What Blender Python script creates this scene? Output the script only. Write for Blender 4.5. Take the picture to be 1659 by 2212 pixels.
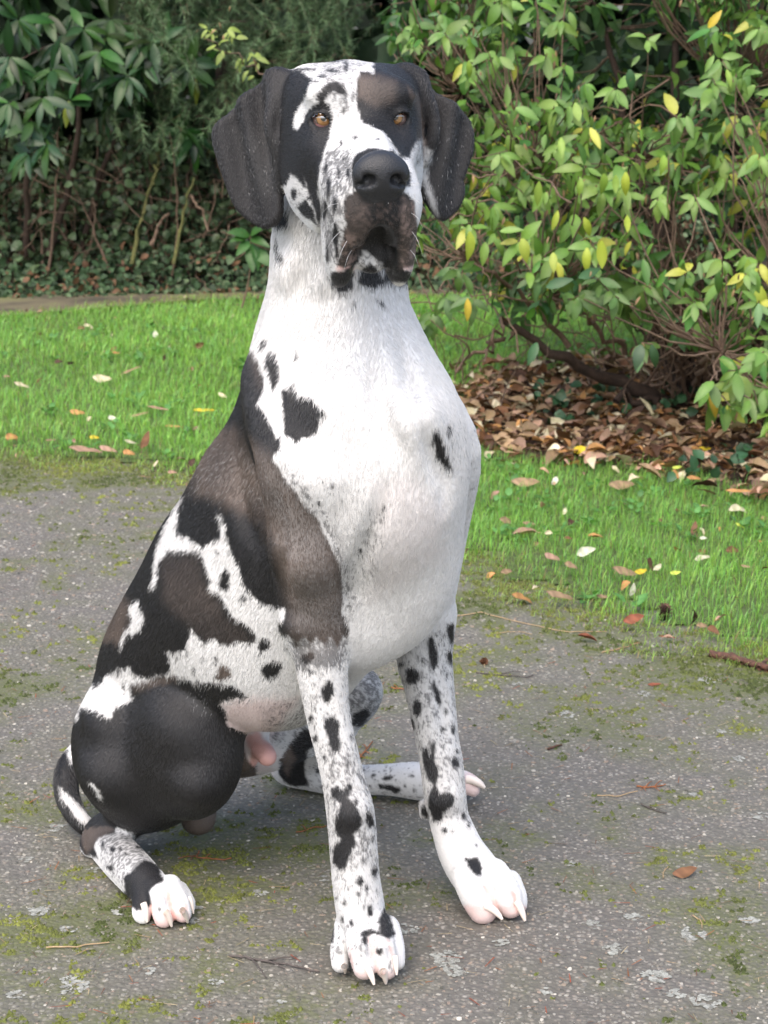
import bpy, math, random
import numpy as np
from mathutils import Vector, Matrix

for o in list(bpy.data.objects): bpy.data.objects.remove(o, do_unlink=True)
scene = bpy.context.scene
COL = scene.collection
R = math.radians

# ------------------------------------------------------------------ camera
cam_data = bpy.data.cameras.new('camera'); cam = bpy.data.objects.new('camera', cam_data); COL.objects.link(cam)
cam_data.sensor_fit = 'VERTICAL'; cam_data.sensor_height = 24; cam_data.angle = 2 * math.atan(1106 / 4066)
cam.location = (0, 0, 1.05); cam.rotation_euler = (R(90 - 13.6), 0, 0)
cam_data.clip_start = .05; cam_data.clip_end = 400
cam_data.dof.use_dof = True; cam_data.dof.focus_distance = 2.02; cam_data.dof.aperture_fstop = 12
scene.camera = cam
# ------------------------------------------------------------------ daylight: bright overcast, light from the upper left behind the lens
SUN_EL, SUN_AZ = 54, 200           # azimuth measured from +Y towards +X
world = bpy.data.worlds.new('World'); scene.world = world; world.use_nodes = True
nt = world.node_tree
sky = nt.nodes.new('ShaderNodeTexSky'); sky.sky_type = 'NISHITA'; sky.sun_disc = False
sky.sun_elevation = R(SUN_EL); sky.sun_rotation = R(SUN_AZ); sky.air_density = 1.0; sky.dust_density = 4.0; sky.ozone_density = 1.0
nt.links.new(sky.outputs[0], nt.nodes['Background'].inputs[0]); nt.nodes['Background'].inputs[1].default_value = .15
sun_data = bpy.data.lights.new('sun', 'SUN'); sun = bpy.data.objects.new('sun', sun_data); COL.objects.link(sun)
sun_data.energy = .85; sun_data.angle = R(80); sun_data.color = (1, .975, .94)
_d = Vector((math.sin(R(SUN_AZ)) * math.cos(R(SUN_EL)), math.cos(R(SUN_AZ)) * math.cos(R(SUN_EL)), math.sin(R(SUN_EL))))
sun.rotation_euler = _d.to_track_quat('Z', 'Y').to_euler(); sun.location = (-2, -3, 6)
scene.view_settings.view_transform = 'Standard'; scene.view_settings.look = 'None'
scene.view_settings.gamma = 1; scene.view_settings.exposure = 1.22; scene.view_settings.use_curve_mapping = False
scene.render.engine = 'CYCLES'
scene.cycles.use_denoising = True
scene.cycles.max_bounces = 6; scene.cycles.diffuse_bounces = 3; scene.cycles.glossy_bounces = 2; scene.cycles.transmission_bounces = 3; scene.cycles.transparent_max_bounces = 4

# ------------------------------------------------------------------ helpers
RNG = np.random.default_rng(7)
def mesh_np(name, V, F, tint=None, smooth=True, attrs=None):
    """mesh from numpy arrays; F one array of equal faces or a list of such arrays"""
    if not isinstance(F, list): F = [F]
    F = [np.atleast_2d(np.asarray(f)) for f in F if len(f)]
    me = bpy.data.meshes.new(name)
    V = np.asarray(V, np.float32)
    me.vertices.add(len(V)); me.vertices.foreach_set('co', V.ravel())
    nl = sum(f.size for f in F); npoly = sum(len(f) for f in F)
    me.loops.add(nl); me.loops.foreach_set('vertex_index', np.concatenate([f.ravel() for f in F]).astype(np.int32))
    tot = np.concatenate([np.full(len(f), f.shape[1]) for f in F])
    me.polygons.add(npoly); me.polygons.foreach_set('loop_start', np.concatenate([[0], np.cumsum(tot)[:-1]]).astype(np.int32))
    me.polygons.foreach_set('use_smooth', np.full(npoly, smooth))
    me.update(calc_edges=True)
    if tint is not None:
        a = me.color_attributes.new('tint', 'FLOAT_COLOR', 'POINT')
        a.data.foreach_set('color', np.concatenate([tint, np.ones((len(V), 1))], 1).astype(np.float32).ravel())
    for k, v in (attrs or {}).items():
        a = me.attributes.new(k, 'FLOAT', 'POINT'); a.data.foreach_set('value', np.asarray(v, np.float32))
    return me
def link(name, me, mat=None, parent=None, **props):
    o = bpy.data.objects.new(name, me); COL.objects.link(o)
    if mat is not None and me is not None and len(me.materials) == 0: me.materials.append(mat)
    if parent is not None: o.parent = parent
    for k, v in props.items(): o[k] = v
    return o
def empty(name, loc, **props):
    o = bpy.data.objects.new(name, None); COL.objects.link(o); o.location = loc; o.empty_display_size = .05
    for k, v in props.items(): o[k] = v
    return o
def own(parent, o):
    """parent o to a thing's empty and keep it where it stands"""
    o.parent = parent; o.matrix_parent_inverse = Matrix.Translation(-Vector(parent.location)); return o
class Nodes:
    def __init__(s, name):
        s.m = bpy.data.materials.new(name); s.m.use_nodes = True; s.t = s.m.node_tree
        s.b = s.t.nodes['Principled BSDF']; s.out = s.t.nodes['Material Output']
    def n(s, typ, **kw):
        x = s.t.nodes.new('ShaderNode' + typ)
        for k, v in kw.items():
            if k in x.inputs: x.inputs[k].default_value = v
            else: setattr(x, k, v)
        return x
    def l(s, a, b): s.t.links.new(a, b)
    def mix(s, fac, a, b, mode='MIX'):
        x = s.t.nodes.new('ShaderNodeMix'); x.data_type = 'RGBA'; x.blend_type = mode; x.clamp_factor = True
        for sock, v in ((x.inputs[0], fac), (x.inputs[6], a), (x.inputs[7], b)):
            if hasattr(v, 'links'): s.l(v, sock)
            else: sock.default_value = v if not isinstance(v, tuple) else (*v, 1)[:4]
        return x.outputs[2]
    def ramp(s, src, stops):
        x = s.t.nodes.new('ShaderNodeValToRGB'); e = x.color_ramp.elements
        while len(e) > 1: e.remove(e[-1])
        e[0].position = stops[0][0]; e[0].color = (*stops[0][1], 1) if isinstance(stops[0][1], tuple) else (stops[0][1],) * 3 + (1,)
        for p, c in stops[1:]:
            q = e.new(p); q.color = (*c, 1) if isinstance(c, tuple) else (c, c, c, 1)
        s.l(src, x.inputs[0]); return x.outputs[0]
    def math(s, op, a, b=None):
        x = s.t.nodes.new('ShaderNodeMath'); x.operation = op
        for i, v in enumerate((a, b)):
            if v is None: continue
            if hasattr(v, 'links'): s.l(v, x.inputs[i])
            else: x.inputs[i].default_value = v
        return x.outputs[0]
    def bump(s, h, strength, dist, normal=None):
        x = s.t.nodes.new('ShaderNodeBump'); x.inputs['Strength'].default_value = strength; x.inputs['Distance'].default_value = dist
        s.l(h, x.inputs['Height'])
        if normal is not None: s.l(normal, x.inputs['Normal'])
        return x.outputs[0]
def leafy(name, rough, trans, spec=.5, spots=False):
    """thin leaf: own colour per leaf, a paler midrib comes from the mesh, light shines through"""
    k = Nodes(name)
    a = k.n('Attribute', attribute_name='tint')
    tc = k.n('TexCoord'); no = k.n('TexNoise', Scale=45.0, Detail=3.0); k.l(tc.outputs['Object'], no.inputs['Vector'])
    c = k.mix(k.ramp(no.outputs['Fac'], [(.3, .0), (.7, 1.)]), a.outputs['Color'], k.mix(1., a.outputs['Color'], (.72, .78, .6), 'MULTIPLY'))
    sn = k.n('TexNoise', Scale=160.0, Detail=2.0); k.l(tc.outputs['Object'], sn.inputs['Vector'])
    if spots: c = k.mix(k.ramp(sn.outputs['Fac'], [(.66, 0.), (.74, .65)]), c, (.16, .10, .04))
    k.l(c, k.b.inputs['Base Color']); k.b.inputs['Roughness'].default_value = rough; k.b.inputs['Specular IOR Level'].default_value = spec
    if trans > 0:
        tr = k.n('BsdfTranslucent'); k.l(k.mix(1., c, (1.15, 1.25, .5), 'MULTIPLY'), tr.inputs['Color'])
        ms = k.n('MixShader'); ms.inputs[0].default_value = trans
        k.l(k.b.outputs[0], ms.inputs[1]); k.l(tr.outputs[0], ms.inputs[2]); k.l(ms.outputs[0], k.out.inputs['Surface'])
    return k.m
def tinted(name, rough=.8, spec=.3):
    k = Nodes(name); a = k.n('Attribute', attribute_name='tint')
    k.l(a.outputs['Color'], k.b.inputs['Base Color']); k.b.inputs['Roughness'].default_value = rough; k.b.inputs['Specular IOR Level'].default_value = spec
    return k.m
def bark(name, c0, c1, scale=60):
    k = Nodes(name); tc = k.n('TexCoord'); no = k.n('TexNoise', Scale=float(scale), Detail=6.0, Roughness=.65); k.l(tc.outputs['Object'], no.inputs['Vector'])
    k.l(k.ramp(no.outputs['Fac'], [(.3, c0), (.7, c1)]), k.b.inputs['Base Color']); k.b.inputs['Roughness'].default_value = .85
    k.l(k.bump(no.outputs['Fac'], .6, .004), k.b.inputs['Normal']); return k.m
def unit(a): return a / (np.linalg.norm(a, axis=-1, keepdims=True) + 1e-12)
def leaf_template(rows=6, W=.46, fold=.22, curl=.18, blunt=.75, wave=0., cols=3):
    """leaf of length 1 along +y: rows x 3 grid folded along its midrib; returns verts, quads"""
    s = np.linspace(0, 1, rows); w = W * .5 * np.sin(np.pi * np.clip(s, .02, .985) ** blunt) ** .75
    V = []
    for i in range(rows):
        for c in (-1, 0, 1):
            z = fold * abs(c) * w[i] - curl * (s[i] - .3) ** 2 + wave * math.sin(s[i] * 9 + c) * (c != 0)
            V.append((c * w[i], s[i], z))
    F = []
    for i in range(rows - 1):
        for c in range(2): F.append((i * 3 + c, i * 3 + c + 1, i * 3 + c + 4, i * 3 + c + 3))
    return np.array(V), np.array(F)
def frames(d, nrm):
    y = unit(d); z = unit(nrm - y * (nrm * y).sum(-1, keepdims=True)); x = np.cross(y, z); return x, y, z
def place(T, pos, d, nrm, size, tint, rib=1.18):
    """copy template T to many frames -> verts, quads, tint"""
    V, F = T; n = len(pos); x, y, z = frames(d, nrm)
    W = pos[:, None] + size[:, None, None] * (V[None, :, :1] * x[:, None] + V[None, :, 1:2] * y[:, None] + V[None, :, 2:] * z[:, None])
    Q = F[None] + (np.arange(n) * len(V))[:, None, None]
    c = np.repeat(tint[:, None], len(V), 1) * (1.14 - .30 * V[:, 1])[None, :, None] * np.where((np.arange(len(V)) % 3 == 1)[None, :, None], rib, 1.)
    return W.reshape(-1, 3), Q.reshape(-1, F.shape[1]), c.reshape(-1, 3)
def tube(pts, rad, sides=7):
    pts = np.asarray(pts, float); n = len(pts); rad = np.broadcast_to(rad, n)
    t = unit(np.gradient(pts, axis=0)); up = np.array([.31, .22, .92]); a = unit(np.cross(t, up)); b = np.cross(t, a)
    an = np.linspace(0, 2 * np.pi, sides, endpoint=False)
    V = pts[:, None] + rad[:, None, None] * (np.cos(an)[None, :, None] * a[:, None] + np.sin(an)[None, :, None] * b[:, None])
    i = np.arange(n - 1)[:, None] * sides; j = np.arange(sides)[None]; k = (j + 1) % sides
    F = np.stack([i + j, i + k, i + sides + k, i + sides + j], -1).reshape(-1, 4)
    return V.reshape(-1, 3), F
def tubes(lst, sides=5):
    V, F, o = [], [], 0
    for p, r in lst:
        v, f = tube(p, r, sides); V.append(v); F.append(f + o); o += len(v)
    return np.concatenate(V), np.concatenate(F)
def bez(p, q, sag, n=8, rng=None, wob=.0):
    p = np.asarray(p, float); q = np.asarray(q, float); t = np.linspace(0, 1, n)[:, None]
    c = p * (1 - t) + q * t + np.asarray(sag) * 4 * t * (1 - t)
    if wob and rng is not None:
        w = rng.normal(0, wob, (n, 3)); w[0] = 0; w[-1] = 0; c = c + w
    return c
# ---------------------------------------------------------------- camera geometry
FPX = 4066.0; CX, CY = 829.5, 1106.0
PITCH = math.radians(13.6); CAMZ = 1.05
CP, SP = math.cos(PITCH), math.sin(PITCH)
def P(x, y, Y):
    """world point at horizontal distance Y from the lens, seen at (x, y) of a 1659 x 2212 frame"""
    v = (CY - y) / FPX
    z = Y / (CP + v * SP)
    return np.array([(x - CX) / FPX * z, Y, CAMZ + z * (-SP + v * CP)])
def PXM(y, Y):
    v = (CY - y) / FPX
    return Y / (CP + v * SP) / FPX          # metres per frame unit at that point
def GY(y):
    """distance at which the ground is seen at height y"""
    return CAMZ / math.tan(PITCH + math.atan((y - CY) / FPX))
def G(x, y, z=0.0):
    Y = (CAMZ - z) / math.tan(PITCH + math.atan((y - CY) / FPX))
    p = P(x, y, Y); return p

# ---------------------------------------------------------------- implicit body
RES = 0.003
LO = np.array([-0.52, 1.72, -0.02]); HI = np.array([0.24, 2.80, 1.10])
class Field:
    def __init__(s):
        s.n = np.ceil((HI - LO) / RES).astype(int) + 1
        s.d = np.full(s.n, 0.05, np.float32)
        s.raw = np.full(s.n, 0.06, np.float32)
        s.part = np.zeros(s.n, np.int16)
        s.ax = [(LO[i] + RES * np.arange(s.n[i])).astype(np.float32) for i in range(3)]
    def box(s, lo, hi):
        a = np.maximum(np.floor((np.asarray(lo) - LO) / RES).astype(int), 0)
        b = np.minimum(np.ceil((np.asarray(hi) - LO) / RES).astype(int) + 1, s.n)
        sl = tuple(slice(a[i], b[i]) for i in range(3))
        X = s.ax[0][sl[0]][:, None, None]; Y = s.ax[1][sl[1]][None, :, None]; Z = s.ax[2][sl[2]][None, None, :]
        return sl, X, Y, Z
    def put(s, sl, d, k, part):
        if d.size == 0: return
        a = s.d[sl]
        h = np.clip(0.5 + 0.5 * (a - d) / k, 0, 1)
        s.d[sl] = a * (1 - h) + d * h - k * h * (1 - h)
        r = s.raw[sl]; m = d < r
        r[m] = d[m]; s.raw[sl] = r
        q = s.part[sl]; q[m] = part; s.part[sl] = q
    def cut(s, sl, d, k):
        if d.size == 0: return
        a = s.d[sl]; b = -d
        h = np.clip(0.5 - 0.5 * (a - b) / k, 0, 1)
        s.d[sl] = a * (1 - h) + b * h + k * h * (1 - h)
    def cone(s, p, q, r0, r1, k=0.02, part=0, cut=False):
        p = np.asarray(p, float); q = np.asarray(q, float); m = max(r0, r1) + k + 0.03
        sl, X, Y, Z = s.box(np.minimum(p, q) - m, np.maximum(p, q) + m)
        v = q - p; L2 = max(float(v @ v), 1e-9)
        t = np.clip(((X - p[0]) * v[0] + (Y - p[1]) * v[1] + (Z - p[2]) * v[2]) / L2, 0, 1)
        d = np.sqrt((X - p[0] - t * v[0]) ** 2 + (Y - p[1] - t * v[1]) ** 2 + (Z - p[2] - t * v[2]) ** 2) - (r0 + (r1 - r0) * t)
        (s.cut(sl, d, k) if cut else s.put(sl, d, k, part))
    def ell(s, c, r, axes=None, k=0.02, part=0, cut=False):
        c = np.asarray(c, float); r = np.asarray(r, float)
        A = np.eye(3) if axes is None else np.array([np.asarray(a, float) / np.linalg.norm(a) for a in axes])
        m = np.sqrt(((A.T * r) ** 2).sum(1)) + k + 0.03
        sl, X, Y, Z = s.box(c - m, c + m)
        X = X - c[0]; Y = Y - c[1]; Z = Z - c[2]
        k0 = 0; k1 = 0
        for i in range(3):
            u = A[i, 0] * X + A[i, 1] * Y + A[i, 2] * Z
            k0 = k0 + (u / r[i]) ** 2; k1 = k1 + (u / r[i] ** 2) ** 2
        k0 = np.sqrt(k0); k1 = np.sqrt(k1) + 1e-9
        d = (k0 * (k0 - 1) / k1).astype(np.float32)
        (s.cut(sl, d, k) if cut else s.put(sl, d, k, part))
    def chain(s, pts, k=0.02, part=0, cut=False, soft=.006):
        """pts: (x, y, Y, r) with x, y, r in frame units; one limb, joined without swelling at its joints"""
        w = [(P(x, y, Y), r * PXM(y, Y)) for x, y, Y, r in pts]
        s.limb(w, k, part, cut)
    def limb(s, w, k=0.02, part=0, cut=False):
        c = np.array([p for p, r in w]); r = np.array([r for p, r in w]); n = len(w)
        # resample along a smooth curve so that the limb has no kinks
        T = np.linspace(0, n - 1, (n - 1) * 4 + 1)
        def cr(v, t):
            i = min(int(t), n - 2); u = t - i
            p0 = v[max(i - 1, 0)]; p1 = v[i]; p2 = v[i + 1]; p3 = v[min(i + 2, n - 1)]
            return .5 * ((2 * p1) + (p2 - p0) * u + (2 * p0 - 5 * p1 + 4 * p2 - p3) * u * u + (3 * p1 - p0 - 3 * p2 + p3) * u ** 3)
        cc = [cr(c, t) for t in T]; rr = [float(cr(r, t)) for t in T]
        m = max(rr) + k + .03
        sl, X, Y, Z = s.box(np.min(cc, 0) - m, np.max(cc, 0) + m)
        D = None
        for p, q, r0, r1 in zip(cc, cc[1:], rr, rr[1:]):
            v = q - p; L2 = max(float(v @ v), 1e-9)
            t = np.clip(((X - p[0]) * v[0] + (Y - p[1]) * v[1] + (Z - p[2]) * v[2]) / L2, 0, 1)
            d = np.sqrt((X - p[0] - t * v[0]) ** 2 + (Y - p[1] - t * v[1]) ** 2 + (Z - p[2] - t * v[2]) ** 2) - (r0 + (r1 - r0) * t)
            D = d if D is None else np.minimum(D, d)
        D = D.astype(np.float32)
        (s.cut(sl, D, k) if cut else s.put(sl, D, k, part))
    def at(s, p):
        g = (np.asarray(p) - LO) / RES; i = np.floor(g).astype(int)
        if (i < 0).any() or (i >= s.n - 1).any(): return .05
        t = g - i; v = s.d[i[0]:i[0] + 2, i[1]:i[1] + 2, i[2]:i[2] + 2].astype(float)
        v = v[0] * (1 - t[0]) + v[1] * t[0]; v = v[0] * (1 - t[1]) + v[1] * t[1]
        return v[0] * (1 - t[2]) + v[1] * t[2]
    def hit(s, x, y, start=1.72):
        C = np.array([0, 0, CAMZ]); d = P(x, y, 2.0) - C; d = d / np.linalg.norm(d)
        t = start; 
        while t < 3.2:
            v = s.at(C + t * d)
            if v < 0:
                for _ in range(12): t -= RES / 12; v = s.at(C + t * d); t = t if v < 0 else t;
                return C + t * d
            t += max(min(v, .02) * .6, .0007)
        return None
    def ball(s, x, y, Y, r, k=0.02, part=0, cut=False, sc=(1, 1, 1), axes=None):
        s.ell(P(x, y, Y), np.array(sc) * r * PXM(y, Y), axes, k, part, cut)
    def plate(s, o, u, v, poly, th, warp, k=0.012, part=0):
        """flap: outline poly (n,2) in the plane o+u,v; warp(a,b) bends it out of the plane"""
        u = np.asarray(u, float) / np.linalg.norm(u); v = np.asarray(v, float) / np.linalg.norm(v); w = np.cross(u, v)
        pts = np.array([o + a * u + b * v for a, b in poly]); m = 0.05
        sl, X, Y, Z = s.box(pts.min(0) - m, pts.max(0) + m)
        X = X - o[0]; Y = Y - o[1]; Z = Z - o[2]
        a = X * u[0] + Y * u[1] + Z * u[2]; b = X * v[0] + Y * v[1] + Z * v[2]; c = X * w[0] + Y * w[1] + Z * w[2]
        d2 = poly_sd(a, b, poly)
        c = c - warp(a, b)
        rr = 0.004
        e = d2 + 0.003; f = np.abs(c) - (th - rr)
        d = np.minimum(np.maximum(e, f), 0) + np.sqrt(np.maximum(e, 0) ** 2 + np.maximum(f, 0) ** 2) - rr
        s.put(sl, d.astype(np.float32), k, part)
    def mesh(s):
        D = s.d; S = D < 0; n = s.n
        c = np.zeros(n - 1, np.int8)
        for i in (0, 1):
            for j in (0, 1):
                for k in (0, 1):
                    c += S[i:n[0] - 1 + i, j:n[1] - 1 + j, k:n[2] - 1 + k]
        act = (c > 0) & (c < 8)
        I = np.argwhere(act); idx = np.full(n - 1, -1, np.int32); idx[act] = np.arange(len(I))
        cor = np.array([[i, j, k] for i in (0, 1) for j in (0, 1) for k in (0, 1)])
        V = np.stack([D[I[:, 0] + q[0], I[:, 1] + q[1], I[:, 2] + q[2]] for q in cor], 1)
        acc = np.zeros((len(I), 3)); cnt = np.zeros(len(I))
        for a in range(8):
            for b in range(a + 1, 8):
                if np.abs(cor[a] - cor[b]).sum() != 1: continue
                m = (V[:, a] < 0) != (V[:, b] < 0)
                t = np.where(m, V[:, a] / np.where(m, V[:, a] - V[:, b], 1), 0)
                acc += m[:, None] * (cor[a] + t[:, None] * (cor[b] - cor[a])); cnt += m
        pos = LO + RES * (I + acc / cnt[:, None])
        part = s.part[I[:, 0], I[:, 1], I[:, 2]]
        F = []
        for ax in range(3):
            sl0 = [slice(1, -1)] * 3; sl0[ax] = slice(0, -1); sl1 = [slice(1, -1)] * 3; sl1[ax] = slice(1, None)
            a = S[tuple(sl0)]; b = S[tuple(sl1)]
            E = np.argwhere(a != b)
            fl = a[tuple(E.T)]
            base = E + 1; base[:, ax] -= 1
            u, w = [(1, 2), (2, 0), (0, 1)][ax]
            q = []
            for du, dw in ((0, 0), (-1, 0), (-1, -1), (0, -1)):
                g = base.copy(); g[:, u] += du; g[:, w] += dw
                q.append(idx[g[:, 0], g[:, 1], g[:, 2]])
            q = np.stack(q, 1)
            q[~fl] = q[~fl][:, ::-1]
            F.append(q)
        return pos, np.concatenate(F), part
def poly_sd(a, b, poly):
    poly = np.asarray(poly, float); n = len(poly)
    d = None; ins = None
    for i in range(n):
        p = poly[i]; q = poly[(i + 1) % n]; e = q - p
        t = np.clip(((a - p[0]) * e[0] + (b - p[1]) * e[1]) / (e @ e + 1e-12), 0, 1)
        dd = (a - p[0] - t * e[0]) ** 2 + (b - p[1] - t * e[1]) ** 2
        d = dd if d is None else np.minimum(d, dd)
        c = ((p[1] <= b) & (q[1] > b)) | ((q[1] <= b) & (p[1] > b))
        xx = p[0] + (b - p[1]) / (e[1] if abs(e[1]) > 1e-12 else 1e-12) * e[0]
        x = c & (a < xx)
        ins = x if ins is None else (ins ^ x)
    d = np.sqrt(d)
    return np.where(ins, -d, d)

# body parts (which coat rules apply)
TORSO, NECK, HEAD, MUZZLE, EAR_R, EAR_L, FORE_R, FORE_L, HIND_R, HIND_L, TAIL, CHEST, FOOT_R, SOFT = range(14)
DF = np.array([.74, -.67, 0.]); DL = np.array([.67, .74, 0.]); DU = np.array([0, 0, 1.])
SPD = np.array([-.42, .42, -.80]); SPD = SPD / np.linalg.norm(SPD)
VEN = np.array([.59, -.536, -.59]); VEN = VEN / np.linalg.norm(VEN)
EYEM = P(780, 258, 2.0)
_yw, _pt = math.radians(9), math.radians(9)
HR = np.array([math.cos(_yw), math.sin(_yw), 0])
HF = np.array([math.sin(_yw) * math.cos(_pt), -math.cos(_yw) * math.cos(_pt), -math.sin(_pt)])
HU = np.cross(HR, HF); HU = HU / np.linalg.norm(HU)
if HU[2] < 0: HU = -HU
def H(r, f, u): return EYEM + r * HR + f * HF + u * HU
HAX = (HR, HF, HU)

def build_dog():
    f = Field()
    # --- trunk
    W = np.array([-.159, 2.272, .655])
    AX = (SPD, VEN, DL)
    for t, cv, rs, rv, rl in ((-.02, .14, .12, .13, .095), (.10, .175, .14, .175, .118), (.23, .160, .15, .163, .130),
                              (.36, .118, .14, .118, .118), (.445, .108, .100, .096, .096)):
        f.ell(W + SPD * t + VEN * cv, (rs, rv, rl), AX, .05, TORSO)
    # forechest and brisket
    f.ell(P(825, 1000, 2.10), (.100, .10, .14), (DL, DF, DU), .05, CHEST)
    f.ell(P(835, 1185, 2.16), (.068, .09, .112), (DL, DF, DU), .05, CHEST)
    f.ball(898, 930, 2.03, 40, .05, CHEST)
    # shoulders and upper arms
    f.chain([(600, 830, 2.14, 70), (640, 985, 2.06, 88), (672, 1180, 2.075, 80), (685, 1320, 2.11, 66)], .03, FORE_R)
    f.chain([(930, 860, 2.20, 50), (988, 975, 2.19, 50), (955, 1140, 2.25, 56), (918, 1330, 2.30, 56)], .03, FORE_L)
    # neck
    f.chain([(735, 380, 2.17, 120), (731, 500, 2.17, 140), (731, 600, 2.17, 146), (733, 690, 2.165, 156), (740, 790, 2.16, 185), (755, 900, 2.15, 205)], .04, NECK)
    f.chain([(712, 500, 2.21, 85), (668, 640, 2.235, 88), (632, 760, 2.26, 88), (598, 880, 2.29, 72)], .04, NECK)
    # --- fore leg, dog's right
    f.chain([(687, 1330, 2.11, 66), (694, 1425, 2.10, 57), (709, 1545, 2.09, 47), (736, 1660, 2.08, 45), (757, 1757, 2.07, 51),
             (764, 1838, 2.065, 51), (769, 1900, 2.06, 51), (778, 1960, 2.055, 53), (788, 2015, 2.055, 50)], .012, FORE_R)
    f.chain([(750, 2000, 2.055, 28), (735, 2050, 2.032, 22), (735, 2082, 2.02, 19)], .005, FORE_R)
    f.chain([(772, 2000, 2.035, 30), (777, 2050, 2.008, 27), (787, 2092, 1.998, 24)], .005, FORE_R)
    f.chain([(812, 2000, 2.035, 30), (829, 2050, 2.008, 26), (836, 2094, 2.0, 22)], .005, FORE_R)
    f.chain([(836, 2005, 2.055, 28), (853, 2045, 2.032, 21), (857, 2078, 2.022, 18)], .005, FORE_R)
    # --- fore leg, dog's left
    f.chain([(925, 1330, 2.30, 60), (917, 1415, 2.30, 60), (928, 1488, 2.29, 53), (944, 1594, 2.27, 46), (954, 1651, 2.26, 46), (961, 1716, 2.25, 45),
             (971, 1770, 2.245, 43), (996, 1838, 2.23, 50), (1026, 1885, 2.215, 54), (1050, 1915, 2.21, 44)], .012, FORE_L)
    f.chain([(1010, 1895, 2.19, 34), (1030, 1940, 2.172, 34), (1043, 1967, 2.165, 30)], .005, FORE_L)
    f.chain([(1066, 1888, 2.20, 34), (1092, 1925, 2.176, 33), (1103, 1955, 2.17, 28)], .005, FORE_L)
    f.chain([(1100, 1905, 2.22, 26), (1118, 1935, 2.20, 20), (1124, 1955, 2.19, 15)], .008, FORE_L)
    f.chain([(918, 1738, 2.27, 13), (918, 1756, 2.27, 12)], .006, FORE_L)
    # --- hind leg, dog's right
    f.ell(P(305, 1622, 2.335), (.105, .080, .106), (DF, DL, DU), .022, HIND_R)
    f.ell(P(400, 1612, 2.265), (.082, .066, .096), (DF, DL, DU), .022, HIND_R)
    f.chain([(445, 1690, 2.27, 42), (340, 1735, 2.32, 46), (230, 1795, 2.37, 40)], .015, HIND_R)
    f.chain([(205, 1822, 2.365, 33), (225, 1818, 2.36, 42), (265, 1858, 2.29, 46), (303, 1898, 2.225, 45), (332, 1925, 2.20, 40)], .012, FOOT_R)
    f.chain([(312, 1935, 2.19, 26), (305, 1970, 2.165, 20), (309, 1980, 2.16, 17)], .008, FOOT_R)
    f.chain([(335, 1920, 2.19, 26), (348, 1960, 2.16, 24), (354, 1984, 2.15, 21)], .005, FOOT_R)
    f.chain([(367, 1915, 2.195, 26), (386, 1952, 2.165, 23), (395, 1974, 2.155, 19)], .005, FOOT_R)
    f.chain([(385, 1925, 2.21, 22), (404, 1948, 2.185, 17), (409, 1960, 2.18, 13)], .008, FOOT_R)
    # --- hind leg, dog's left
    f.chain([(450, 1600, 2.46, 90), (600, 1575, 2.50, 85), (735, 1520, 2.50, 62), (768, 1495, 2.50, 52)], .03, HIND_L)
    f.chain([(768, 1495, 2.50, 50), (700, 1590, 2.56, 52), (640, 1650, 2.61, 45)], .02, HIND_L)
    f.chain([(630, 1648, 2.61, 48), (700, 1676, 2.59, 38), (770, 1684, 2.575, 32), (840, 1684, 2.565, 34), (905, 1687, 2.555, 41), (960, 1692, 2.55, 38), (990, 1697, 2.545, 28)], .012, HIND_L)
    f.chain([(965, 1690, 2.53, 24), (1005, 1697, 2.52, 19), (1022, 1706, 2.515, 15)], .006, HIND_L); f.chain([(965, 1675, 2.56, 22), (1008, 1684, 2.56, 17), (1026, 1692, 2.56, 13)], .006, HIND_L)
    # --- tail
    f.chain([(235, 1600, 2.53, 42), (180, 1625, 2.50, 30), (146, 1668, 2.47, 27), (147, 1725, 2.44, 25), (178, 1778, 2.41, 20), (225, 1808, 2.41, 14)], .02, TAIL)
    # --- belly, sheath, soft parts
    f.chain([(650, 1420, 2.30, 80), (560, 1500, 2.38, 60)], .04, TORSO)
    f.chain([(505, 1590, 2.36, 52), (520, 1630, 2.34, 40)], .02, SOFT)
    f.chain([(560, 1540, 2.36, 26), (556, 1600, 2.33, 25), (577, 1634, 2.30, 21)], .014, SOFT)
    f.chain([(400, 1680, 2.42, 40), (425, 1745, 2.39, 40), (428, 1766, 2.385, 38)], .012, SOFT)
    # --- head
    f.ell(H(0, -.078, -.016), (.066, .092, .063), HAX, .02, HEAD)
    f.ell(H(0, -.03, .004), (.054, .046, .043), HAX, .025, HEAD)
    for sx in (-1, 1):
        f.ell(H(sx * .034, -.010, .026), (.024, .018, .012), HAX, .02, HEAD)
        f.ell(H(sx * .046, -.085, .010), (.026, .052, .030), HAX, .02, HEAD)
        f.ell(H(sx * .040, -.002, -.030), (.022, .034, .024), HAX, .02, HEAD)
        f.ell(H(sx * .050, -.07, -.055), (.026, .06, .055), HAX, .025, HEAD)
        f.ell(H(sx * .040, -.03, -.085), (.020, .05, .04), HAX, .03, HEAD)
    # muzzle
    f.cone(H(0, -.01, -.045), H(0, .112, -.062), .040, .034, .02, MUZZLE)
    f.cone(H(0, -.005, -.016), H(0, .128, -.030), .023, .024, .018, MUZZLE)
    for sx in (-1, 1):
        f.cone(H(sx * .020, .03, -.045), H(sx * .020, .105, -.062), .030, .027, .015, MUZZLE)
        f.ell(H(sx * .031, .065, -.09), (.017, .056, .05), HAX, .014, MUZZLE)
        f.ell(H(sx * .031, .072, -.128), (.014, .036, .030), HAX, .012, MUZZLE)
        f.ell(H(sx * .018, .112, -.072), (.021, .023, .032), HAX, .012, MUZZLE)
    f.ell(H(0, .05, -.100), (.022, .05, .022), HAX, .012, MUZZLE)
    f.ell(H(0, .088, -.122), (.018, .020, .018), HAX, .010, MUZZLE)
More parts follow.
